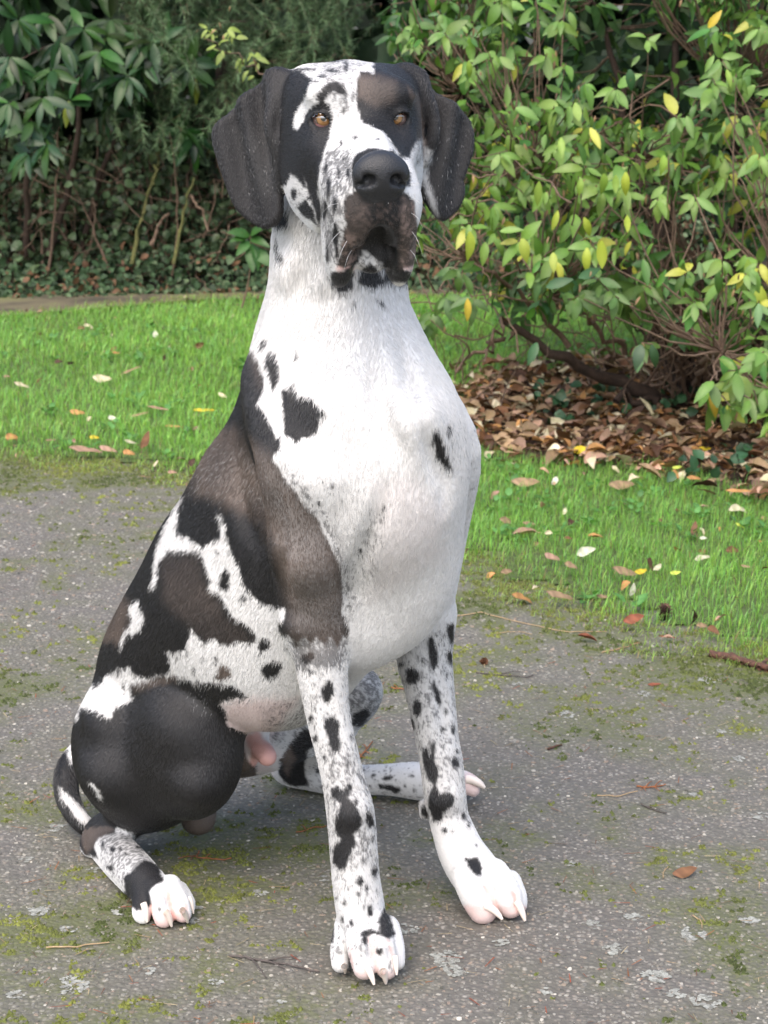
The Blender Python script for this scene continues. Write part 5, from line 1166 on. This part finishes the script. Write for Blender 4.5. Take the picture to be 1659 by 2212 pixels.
# --- eyes
def shell(r, n=28, m=20, bulge=.0):
    V, F = [], []
    for i in range(m + 1):
        t = math.pi * i / m
        b = 1 + bulge * math.exp(-(t / .42) ** 2)
        for j in range(n):
            a = 2 * math.pi * j / n; V.append((r * b * math.sin(t) * math.cos(a), r * b * math.sin(t) * math.sin(a), r * b * math.cos(t)))
    for i in range(m):
        for j in range(n): F.append((i * n + j, i * n + (j + 1) % n, (i + 1) * n + (j + 1) % n, (i + 1) * n + j)[::-1])
    return np.array(V), np.array(F)
iris = Nodes('eye'); _a = iris.n('Attribute', attribute_name='tint'); _tc = iris.n('TexCoord'); _n = iris.n('TexNoise', Scale=700.0, Detail=2.0); iris.l(_tc.outputs['Object'], _n.inputs['Vector'])
iris.l(iris.mix(iris.ramp(_n.outputs['Fac'], [(.35, 0.), (.7, .5)]), _a.outputs['Color'], iris.mix(1., _a.outputs['Color'], (.4, .35, .3), 'MULTIPLY')), iris.b.inputs['Base Color'])
iris.b.inputs['Roughness'].default_value = .04; iris.b.inputs['Specular IOR Level'].default_value = .9; iris.b.inputs['Coat Weight'].default_value = 1.; iris.b.inputs['Coat Roughness'].default_value = .02; iris.b.inputs['Coat IOR'].default_value = 2.0
for i, e in enumerate(field.eyes):
    V, F = shell(.0128, 36, 48, .06)
    ang = np.arccos(np.clip(V[:, 2] / np.linalg.norm(V, axis=1), -1, 1))
    look = unit(np.array([0.02, -.0, 1.06]) - e); M = np.array(Vector(look).to_track_quat('Z', 'Y').to_matrix()); Wv = V @ M.T
    c = np.where((ang < .25)[:, None], np.array([.004, .004, .004]), np.where((ang < .62)[:, None], np.array([.33, .165, .05]) * (1.25 - .9 * np.abs(ang - .42)[:, None] / .2 * .5), np.where((ang < .68)[:, None], np.array([.03, .015, .008]), np.array([.16, .10, .09]))))
    if i == 0:
        low = (Wv[:, 2] < -.0052) & (ang > .6); c[low] = np.array([.42, .20, .20])
    dpt('eye', mesh_np('eye', Wv + e - ORG, F, c), iris.m)
# --- claws
horn = Nodes('claw'); horn.b.inputs['Base Color'].default_value = (.78, .68, .60, 1); horn.b.inputs['Roughness'].default_value = .4
for x0, y0, x1, y1, r in CLAWS:
    h = field.hit(x0, y0)
    if h is None: continue
    rm = r * PXM(y0, h[1]); tip = G(x0 + (x1 - x0) * .62, y0 + (y1 - y0) * .62, .005)
    if tip[1] > h[1] + .01: tip = P(x1, y1, h[1] - .004)
    ax = (h - tip); ln = np.linalg.norm(ax); a = h + ax / ln * .010
    c = bez(a, tip, (0, 0, .0035), 7); v, f = tube(c, rm * 1.25 * np.array([1, 1, .98, .94, .84, .66, .34]), 9)
    dpt('claw', mesh_np('claw', v - ORG, f), horn.m)
# ================================================================== fallen leaves, twigs, cone
rng = np.random.default_rng(41)
DRY_M = leafy('dry_leaf', .65, .10, .3)
def dry_template(W, fold, curl, twist, wave, blunt=.85, rows=8):
    V, F = leaf_template(rows, W, fold, curl, blunt, 0)
    V = V.copy(); s = V[:, 1]; x = V[:, 0]
    a = twist * (s - .5); z = V[:, 2] * np.cos(a) + x * np.sin(a); V[:, 0] = x * np.cos(a); V[:, 2] = z + wave * np.sin(s * 11 + x * 9) + wave * .6 * np.cos(s * 23 + x * 17)
    V[:, 0] += .06 * np.sin(s * 4)
    V[:, 2] -= V[:, 2].min(); return V, F
DT = {'flat': dry_template(.42, .12, .10, .2, .012), 'curl': dry_template(.48, .55, .35, .5, .02), 'roll': dry_template(.34, 1.1, .15, .3, .01), 'wide': dry_template(.62, .2, .25, .3, .03, .7), 'slim': dry_template(.20, .4, .08, .2, .008), 'cup': dry_template(.6, .7, .5, .4, .03, .75)}
HUE = {'tan': (.29, .19, .12), 'brown': (.16, .075, .04), 'dark': (.06, .03, .02), 'pale': (.52, .44, .32), 'cream': (.50, .45, .33), 'white': (.58, .55, .47), 'orange': (.40, .20, .08), 'yellow': (.58, .42, .03), 'pink': (.33, .20, .15), 'lime': (.42, .48, .08), 'red': (.22, .07, .04)}
def fallen(x, y, lpx, ang, shape, hue, label, z=.012, stand=0.):
    """a leaf lying at (x, y), lpx long in the picture"""
    c = G(x, y, z); L = lpx * PXM(y, c[1]); V, F = DT[shape]
    jitter = rng.uniform(.9, 1.1, 3); V2 = V * jitter; V2 = V2 - np.array([V2[:, 0].mean(), .5, 0])
    t = np.array(HUE[hue]) * rng.uniform(.85, 1.15); tt = np.repeat([t], len(V2), 0) * (1 + .25 * np.sin(V2[:, 1:2] * 14 + V2[:, :1] * 20)) * np.where((np.arange(len(V2)) % 3 == 1)[:, None], 1.12, 1.)
    a = R(ang - 90); M = Matrix.Rotation(a, 3, 'Z') @ Matrix.Rotation(rng.normal(0, .2), 3, 'X') @ Matrix.Rotation(rng.normal(0, .2), 3, 'Y'); W = (V2 * L) @ np.array(Matrix.Rotation(min(stand, 1.1) + (.32 if z > 0 else .1), 3, 'X') @ M).T
    W[:, 2] += -W[:, 2].min() + (.003 if z > 0 else .0012)
    o = link('fallen_leaf', mesh_np('fallen_leaf', W, F, np.clip(tt, 0, .8)), DRY_M, label=label, category='fallen leaf', group='fallen leaves on lawn and path')
    o.location = (c[0], c[1], z - .004 if z > 0 else 0.0)
    return o
LV = [  # left of the dog
    (335, 728, 15, 80, 'wide', 'white', 'round whitish leaf standing in the far lawn, left of the dog\'s shoulder', 1.0), (430, 751, 20, 20, 'cup', 'brown', 'brown curled leaf in the far lawn close to the dog\'s shoulder', .8),
    (128, 784, 18, 10, 'cup', 'dark', 'dark brown crumpled leaf in the far lawn at the left', .5), (355, 779, 15, 70, 'roll', 'dark', 'small dark upright leaf in the far lawn below the whitish round one', 1.1),
    (285, 808, 42, 5, 'slim', 'tan', 'slender tan leaf lying flat across the middle of the left lawn', 0), (222, 823, 40, 4, 'flat', 'pale', 'pale beige oval leaf lying in the middle of the left lawn', .1),
    (47, 838, 32, -5, 'flat', 'pale', 'pale washed-out leaf near the left edge of the lawn', 0), (441, 887, 44, -4, 'slim', 'yellow', 'bright yellow slim leaf beside the dog\'s back', .1), (345, 889, 50, 6, 'slim', 'pink', 'long pinkish brown leaf stalk left of the bright yellow one', .05),
    (300, 899, 36, 10, 'slim', 'tan', 'thin tan leaf just left of the long pinkish stalk', .1), (166, 894, 28, -10, 'flat', 'orange', 'orange-tan leaf half sunk in grass above the pale pair', .2), (194, 908, 18, 60, 'curl', 'pale', 'small pale curled leaf, left one of a pair in the left lawn', .5),
    (245, 906, 26, -40, 'flat', 'white', 'whitish leaf, right one of a pair in the left lawn', .4), (375, 922, 36, -8, 'slim', 'orange', 'thin orange leaf lying below the long pinkish stalk', .1), (26, 946, 25, 0, 'cup', 'orange', 'shiny orange-brown cupped leaf at the left lawn edge', .3),
    (203, 946, 18, 0, 'wide', 'yellow', 'small round yellow leaf at the front of the left lawn', .2), (183, 979, 62, 8, 'flat', 'pink', 'long pinkish brown leaf lying on the path edge at the left', .1), (232, 974, 36, -25, 'flat', 'pink', 'short pinkish leaf right of the long one at the left path edge', .2),
    (315, 967, 36, 62, 'flat', 'brown', 'brown leaf standing up in the grass at the left path edge', .9), (279, 980, 26, -30, 'curl', 'orange', 'curled orange-brown leaf between the standing leaf and the short pinkish one', .3), (280, 958, 22, 0, 'flat', 'cream', 'cream leaf flat in the grass above the curled orange one', 0),
    (415, 1006, 24, 50, 'curl', 'dark', 'dark brown upright leaf close behind the dog\'s back', .9), (372, 1021, 18, 0, 'curl', 'pink', 'small pinkish curled leaf on the mossy path edge by the dog\'s back', .4), (338, 1006, 18, 60, 'flat', 'pale', 'small pale leaf at the grass tip line by the dog\'s back', .3),
    (110, 951, 22, 0, 'flat', 'tan', 'tan leaf scrap at the grass edge right of the shiny cupped leaf', .2), (480, 857, 20, -40, 'flat', 'pale', 'pale leaf leaning in the grass close to the dog\'s withers', .4), (318, 1036, 34, 8, 'slim', 'tan', 'slim tan leaf on the mossy path below the standing brown leaf', 0),
    (188, 705, 12, 0, 'wide', 'pale', 'tiny pale leaf far back in the left lawn', .6), (250, 763, 16, 0, 'flat', 'orange', 'small orange leaf far back in the left lawn', .3),
    # right of the dog
    (1133, 1047, 52, 5, 'flat', 'tan', 'large tan leaf lying near the litter bed right of the dog\'s shoulder', .1), (1198, 1043, 26, 55, 'curl', 'white', 'white curled leaf in the grass in front of the litter bed', .5), (1343, 1053, 52, 6, 'flat', 'tan', 'broad tan leaf flat in grass at the edge of the litter bed', .1),
    (1092, 1131, 32, 5, 'curl', 'tan', 'brownish tan leaf nearest the dog\'s chest in the right lawn', .3), (1145, 1133, 30, 0, 'flat', 'tan', 'flat tan leaf above the long rolled one in the right lawn', .1), (1138, 1153, 56, 14, 'roll', 'pink', 'long rolled pinkish leaf in the right lawn', .05),
    (1231, 1130, 24, 60, 'cup', 'dark', 'dark brown crumpled leaf in the middle of the right lawn', .7), (1219, 1109, 18, 60, 'curl', 'cream', 'cream leaf just above the dark crumpled one', .6), (1228, 1165, 18, 0, 'curl', 'brown', 'small rust brown leaf below the dark crumpled one', .3),
    (1286, 1161, 30, -8, 'roll', 'orange', 'orange-brown rolled leaf right of the dark crumpled one', .1), (1267, 1197, 34, 12, 'cup', 'white', 'bright white cupped leaf in the middle of the right lawn', .4), (1192, 1206, 34, -40, 'flat', 'pink', 'pinkish leaf half under grass left of the white cupped leaf', .2),
    (1234, 1229, 30, 0, 'wide', 'tan', 'round pinkish tan leaf sunk in the grass below the white cupped leaf', .1), (1520, 1209, 32, 5, 'wide', 'cream', 'cream oval leaf in the right part of the right lawn', .2), (1583, 1192, 36, 15, 'curl', 'brown', 'brown curled leaf near the right edge of the lawn', .4),
    (1499, 1150, 28, 65, 'flat', 'brown', 'reddish brown leaf standing in the grass above the cream oval leaf', .9), (1594, 1108, 34, -4, 'cup', 'cream', 'cream and yellow cupped leaf near the right edge below the litter', .3), (1600, 1141, 24, -35, 'flat', 'lime', 'yellow-green leaf near the right edge of the lawn', .3),
    (1520, 1163, 16, 0, 'curl', 'white', 'tiny white leaf right of the reddish standing leaf', .4), (1347, 1242, 46, -4, 'flat', 'tan', 'large flat tan leaf in the lower right lawn', .05), (1385, 1238, 26, 10, 'flat', 'yellow', 'yellow leaf beside the large flat tan one', .3),
    (1366, 1287, 28, 75, 'flat', 'white', 'white lobed leaf standing on its stalk at the lawn edge', 1.1), (1208, 1292, 52, -20, 'flat', 'tan', 'large tan leaf lying on the mossy lawn edge', .15), (1126, 1306, 42, -4, 'wide', 'orange', 'orange-tan leaf lying on mossy path right of the dog\'s chest', .1),
    (1301, 1290, 26, -10, 'flat', 'tan', 'tan leaf scrap between the large tan leaf and the white standing one', .1), (1368, 1342, 40, 15, 'curl', 'red', 'dark reddish leaf curled at the lawn edge left of the pine cone', .3), (1268, 1388, 38, -4, 'roll', 'red', 'red-brown rolled leaf alone on the path', .05),
    (1415, 1481, 28, 0, 'flat', 'red', 'flat dark red leaf on the path', 0), (1515, 1353, 22, 0, 'curl', 'tan', 'tan curled leaf in the grass above the fallen stick', .4), (1094, 1236, 26, 20, 'curl', 'tan', 'tan leaf at the grass edge beside the dog\'s elbow', .3), (1480, 1893, 50, 8, 'flat', 'brown', 'papery brown leaf scrap on the tarmac at the lower right', .05),
    (1445, 1384, 44, 12, 'slim', 'red', 'slim red-brown leaf at the lawn corner near the stick', 0), (1610, 1225, 20, 0, 'flat', 'tan', 'tan scrap at the far right of the lawn', .2), (1420, 1229, 24, 40, 'flat', 'cream', 'cream leaf leaning on the upright dark twig', .5), (1458, 1240, 20, 0, 'flat', 'lime', 'small lime leaf right of the upright dark twig', .2)]
for x, y, l, a, s, h, lab, st in LV:
    path_ = inside(G(x, y)[None, :2], LAWN)[0] > -.02
    fallen(x, y, l * 1.12, a, s, h, lab, z=0 if path_ else .020, stand=st)
# bright leaves on the bed
for x, y, l, a, s, h, lab, st in ((1260, 977, 40, 5, 'wide', 'yellow', 'bright yellow leaf on the brown litter in front of the shrub', .3), (1487, 1003, 22, 0, 'wide', 'orange', 'orange-yellow round leaf on the litter near the grass', .5), (1462, 1012, 18, -10, 'flat', 'lime', 'yellow-green leaf on the litter left of the round orange one', .2), (1520, 972, 30, 10, 'flat', 'yellow', 'ochre leaf far right on the brown litter', .2),
                                  (1075, 885, 34, -65, 'flat', 'pale', 'pale brown leaf leaning on the litter beside the dog\'s shoulder', .6), (1500, 1035, 30, -20, 'roll', 'orange', 'orange rolled leaf at the front rim of the litter', .1), (1600, 1062, 60, -4, 'slim', 'orange', 'long orange strap leaf at the front rim of the litter', .05), (1400, 1035, 50, -25, 'roll', 'tan', 'long tan rolled leaf at the front rim of the litter', .1)):
    fallen(x, y, l * 1.1, a, s, h, lab, z=.035, stand=st)
# the litter itself
n = 7600; lo, hi = BED.min(0), np.minimum(BED.max(0), [3.2, 8]); p = rng.uniform(lo, hi, (n * 2, 2)); sdl = inside(p, BED) + .10 * vnoise(np.concatenate([p * 7, p[:, :1] * 0], 1), 61)
p = p[sdl < rng.exponential(.05, len(p)) - .02][:n]; n = len(p); keys = list(DT); Vs, Fs, Ts, o = [], [], [], 0
hues = np.array([HUE[k] for k in ('tan', 'tan', 'brown', 'pink', 'pink', 'pale', 'orange', 'dark', 'brown', 'tan')])
for ki, kname in enumerate(keys):
    s = np.arange(n)[np.arange(n) % len(keys) == ki]; m = len(s)
    az = rng.uniform(0, 6.3, m); tl = rng.normal(0, .3, m); dd = np.stack([np.cos(az) * np.cos(tl), np.sin(az) * np.cos(tl), np.sin(tl)], 1)
    a, b, c = place(DT[kname], np.concatenate([p[s], rng.uniform(.008, .04, (m, 1))], 1), dd, rng.normal(0, .3, (m, 3)) + np.array([0, 0, 1]), rng.uniform(.025, .070, m), hues[rng.integers(0, len(hues), m)] * rng.uniform(.7, 1.6, (m, 1)), 1.1)
    Vs.append(a); Fs.append(b + o); Ts.append(c); o += len(a)
link('leaf_litter', mesh_np('leaf_litter', np.concatenate(Vs), np.concatenate(Fs), np.concatenate(Ts)), DRY_M, kind='stuff')
# crumbs of dead leaf sunk in the turf
p = scatter(LAWN, 5200, rng, .2); p = p[(inside(p, LAWN) < .06) & (rng.random(len(p)) < .10 + .5 * np.exp(-np.abs(inside(p, LAWN)) / .18) + .5 * np.exp(-np.maximum(inside(p, BED), 0) / .2) + .25 * (vnoise(np.concatenate([p * 2.2, p[:, :1] * 0], 1), 63) > .25))]; n = len(p)
a, b, c = place(DT['curl'], np.concatenate([p, rng.uniform(.004, .028, (n, 1))], 1), rng.normal(0, 1, (n, 3)) * np.array([1, 1, .5]), rng.normal(0, .6, (n, 3)) + np.array([0, -.3, .8]), rng.uniform(.008, .030, n), hues[rng.integers(0, len(hues), n)] * rng.uniform(.6, 1.4, (n, 1)), 1.1)
link('leaf_crumbs', mesh_np('leaf_crumbs', a, b, c), DRY_M, kind='stuff')
# ivy seedlings in the litter
q = np.array([G(rng.uniform(1150, 1500), rng.uniform(850, 920), .03) for _ in range(90)]); q = np.concatenate([q, np.array([G(rng.normal(1570, 60), rng.normal(1005, 22), .04) for _ in range(25)])]); n = len(q)
a, b, c = place(IVY, q + np.array([0, 0, 1.]) * rng.uniform(0, .05, (n, 1)), rng.normal(0, .6, (n, 3)), rng.normal(0, .4, (n, 3)) + np.array([0, -.4, .8]), rng.uniform(.02, .042, n), np.array([.03, .075, .035])[None] * rng.uniform(.5, 1.5, (n, 1)))
link('ground_ivy', mesh_np('ground_ivy', a, b, c), GLOSS_M, kind='stuff')
# ------------------------------------------------------------------ sticks and straws
STICK_M = bark('stick_bark', (.03, .018, .012), (.16, .07, .045), 120); STRAW_M = bark('dry_straw', (.28, .19, .10), (.42, .31, .18), 90); RUST_M = bark('rusty_sprig', (.16, .055, .02), (.32, .12, .045), 120); GREY_M = bark('grey_twig', (.05, .04, .035), (.12, .10, .09), 120)
def lying(name, pts, r0, r1, mat, label, cat, side=(), z=.003):
    w = [G(x, y, z) for x, y in pts]; c = []
    for a, b in zip(w, w[1:]): c += [a + (b - a) * t for t in np.linspace(0, 1, 5)[:-1]]
    c = np.array(c + [w[-1]]); c[1:-1, :2] += rng.normal(0, .0007, (len(c) - 2, 2)); c[:, 2] = np.maximum(r0 + rng.uniform(0, .002, len(c)), .0012)
    lst = [(c, np.linspace(r0, r1, len(c)))]
    for x0, y0, x1, y1 in side:
        lst.append((bez(G(x0, y0, r0), G(x1, y1, r0 * 1.3), (0, 0, .002), 5), np.linspace(r0 * .7, r1 * .6, 5)))
    v, f = tubes(lst, 6); o0 = np.array([*w[0][:2], 0]); o = link(name, mesh_np(name, v - o0, f), mat, label=label, category=cat); o.location = o0; return o
lying('fallen_stick', [(1533, 1418), (1570, 1424), (1610, 1436), (1665, 1450), (1760, 1470)], .0075, .006, STICK_M, 'reddish brown fallen stick with a dark broken end along the lawn edge', 'stick', [(1600, 1433, 1580, 1412), (1640, 1443, 1659, 1425)])
lying('twig', [(495, 2064), (530, 2067), (575, 2076), (620, 2082), (690, 2100)], .0016, .0011, GREY_M, 'dark forked twig on the tarmac left of the front paw', 'twig', [(575, 2076, 640, 2068), (540, 2068, 575, 2112), (560, 2072, 615, 2092)])
lying('straw', [(100, 2044), (165, 2043), (236, 2034)], .0012, .0008, STRAW_M, 'pale straw lying flat at the lower left', 'straw')
lying('conifer_sprig', [(430, 1838), (425, 1850), (470, 1856), (500, 1853)], .0011, .0008, RUST_M, 'rusty bent conifer sprig on the moss beneath the dog', 'sprig', [(425, 1850, 385, 1855), (420, 1848, 412, 1858), (445, 1852, 455, 1846)])
lying('conifer_sprig', [(772, 1640), (790, 1620), (805, 1600)], .0016, .0008, RUST_M, 'reddish feathery sprig standing between the forelegs', 'sprig', [(780, 1632, 768, 1625), (785, 1625, 798, 1628), (792, 1616, 783, 1608), (776, 1636, 790, 1638)])
lying('conifer_sprig', [(1375, 1698), (1400, 1700), (1438, 1694)], .0016, .0008, RUST_M, 'orange scaly sprig lying on the open tarmac at the right', 'sprig', [(1395, 1700, 1408, 1688), (1405, 1700, 1425, 1708), (1415, 1698, 1430, 1686), (1385, 1699, 1395, 1708)])
lying('twig', [(845, 1485), (880, 1490), (930, 1486)], .0015, .0009, RUST_M, 'reddish sprig behind the forelegs', 'twig', [(860, 1488, 850, 1480)])
lying('twig', [(1028, 1451), (1080, 1457), (1140, 1462), (1152, 1457)], .0014, .0009, GREY_M, 'thin brownish twig on path beside the far foreleg', 'twig', [(1080, 1457, 1125, 1450)])
lying('twig', [(1184, 1618), (1200, 1612), (1214, 1608)], .002, .0012, STICK_M, 'short dark red twig on the open tarmac', 'twig')
lying('twig', [(1385, 1736), (1410, 1746), (1440, 1756)], .0012, .0008, GREY_M, 'thin brown twig on the open tarmac below the orange sprig', 'twig', [(1400, 1742, 1430, 1752)])
lying('straw', [(1290, 1716), (1340, 1717), (1378, 1708)], .0010, .0007, STRAW_M, 'long pale straw left of the orange sprig', 'straw')
lying('straw', [(1497, 1976), (1512, 1985), (1517, 2003)], .0009, .0006, STRAW_M, 'bent pale straw on the lower right tarmac', 'straw')
lying('straw', [(1433, 1895), (1434, 1880), (1443, 1871)], .0009, .0006, STRAW_M, 'hooked straw beside the papery leaf scrap', 'straw')
lying('straw', [(1072, 1366), (1120, 1362), (1150, 1370)], .0009, .0006, STRAW_M, 'pale root fibre on the mossy path edge', 'straw')
lying('twig', [(1300, 1408), (1330, 1402), (1382, 1388)], .0013, .0009, STRAW_M, 'tan straw twig right of the rolled leaf on the path', 'twig')
lying('twig', [(640, 1796), (680, 1786), (705, 1783)], .0010, .0007, RUST_M, 'short rusty needle pair left of the near foreleg', 'twig', [(660, 1791, 650, 1782)])
lying('fallen_twig', [(960, 1334), (1040, 1322), (1130, 1345), (1230, 1365), (1310, 1362)], .0012, .0009, STRAW_M, 'long thin pale root trailing along the lawn edge', 'root')
u0 = G(1405, 1240, .0); v, f = tube(np.array([u0, u0 + (0.002, 0, .012), u0 + (-.004, -.003, .034)]), [.005, .0042, .005], 7); o = link('dark_twig', mesh_np('dark_twig', v - u0, f), STICK_M, label='stubby dark twig standing upright in the right lawn', category='twig'); o.location = u0
# loose needles and straw bits nobody could count
n = 900; y = 1.85 * (5.0 / 1.85) ** rng.random(n); x = rng.uniform(-1, 1, n) * (y * .204 + .1); az = rng.uniform(0, 6.3, n); L = rng.uniform(.006, .028, n); w = rng.uniform(.0004, .0009, n)
dr = np.stack([np.cos(az), np.sin(az)], 1); nr = np.stack([-dr[:, 1], dr[:, 0]], 1); b = np.stack([x, y], 1); ok = inside(b, LAWN) > 0; b, dr, nr, L, w = b[ok], dr[ok], nr[ok], L[ok], w[ok]; n = len(b)
V = np.concatenate([np.stack([b - nr * w[:, None], b + nr * w[:, None], b + dr * L[:, None] + nr * w[:, None] * .5, b + dr * L[:, None] - nr * w[:, None] * .5], 1), np.repeat(rng.uniform(.002, .0045, (n, 1, 1)), 4, 1)], -1)
pal = np.array([(.34, .24, .13), (.28, .11, .045), (.16, .09, .06), (.42, .34, .2), (.30, .07, .03)]); c = pal[rng.integers(0, 5, n)] * rng.uniform(.6, 1.1, (n, 1))
link('needle_litter', mesh_np('needle_litter', V.reshape(-1, 3), np.arange(4 * n).reshape(-1, 4), np.repeat(c, 4, 0)), tinted('needle_bit', .8, .3), kind='stuff')
# ------------------------------------------------------------------ cones
CONE_M = tinted('cone_scale', .8, .3)
def cone_thing(x, y, Lpx, Wpx, label, tint, upright):
    c = G(x, y, 0); Lm = Lpx * PXM(y, c[1]); Wm = Wpx * PXM(y, c[1]); t = empty('pine_cone', c, label=label, category='pine cone')
    ax = Vector((.25, -.25, 1)).normalized() if upright else Vector((.8, -.5, .15)).normalized(); M = np.array(ax.to_track_quat('Z', 'Y').to_matrix())
    S, F = leaf_template(4, .8, .3, -.25, .6); prof = lambda s: Wm * .5 * math.sin(math.pi * (.12 + .8 * s)) ** .8
    v, f = tube(np.array([(0, 0, Lm * s) for s in np.linspace(0, .95, 6)]), [prof(s) * .6 for s in np.linspace(0, .95, 6)], 8); off = np.array([0, 0, Wm * .35 if not upright else 0])
    link('core', mesh_np('core', v @ M.T + off, f, np.repeat([np.array(tint) * .5], len(v), 0)), CONE_M, t)
    for i in range(44):
        s = .04 + .92 * i / 44; a = i * 2.399; r = prof(s); d = np.array([math.cos(a), math.sin(a), .55]); p = np.array([math.cos(a) * r * .35, math.sin(a) * r * .35, Lm * s])
        V, F2, T = place((S, F), p[None], d[None], np.array([[0, 0, 1.]]) - d[None] * .4, np.array([r * .85 + Wm * .06]), np.array([tint]) * rng.uniform(.7, 1.3))
        link('scale', mesh_np('scale', V @ M.T + off, F2, T), CONE_M, t)
cone_thing(1428, 1340, 38, 32, 'small brown pine cone standing in the grass at the lawn edge', (.085, .045, .03), True)
cone_thing(1036, 1434, 18, 17, 'small reddish brown cone bud alone on the path beside the dog\'s far leg', (.22, .10, .05), False)
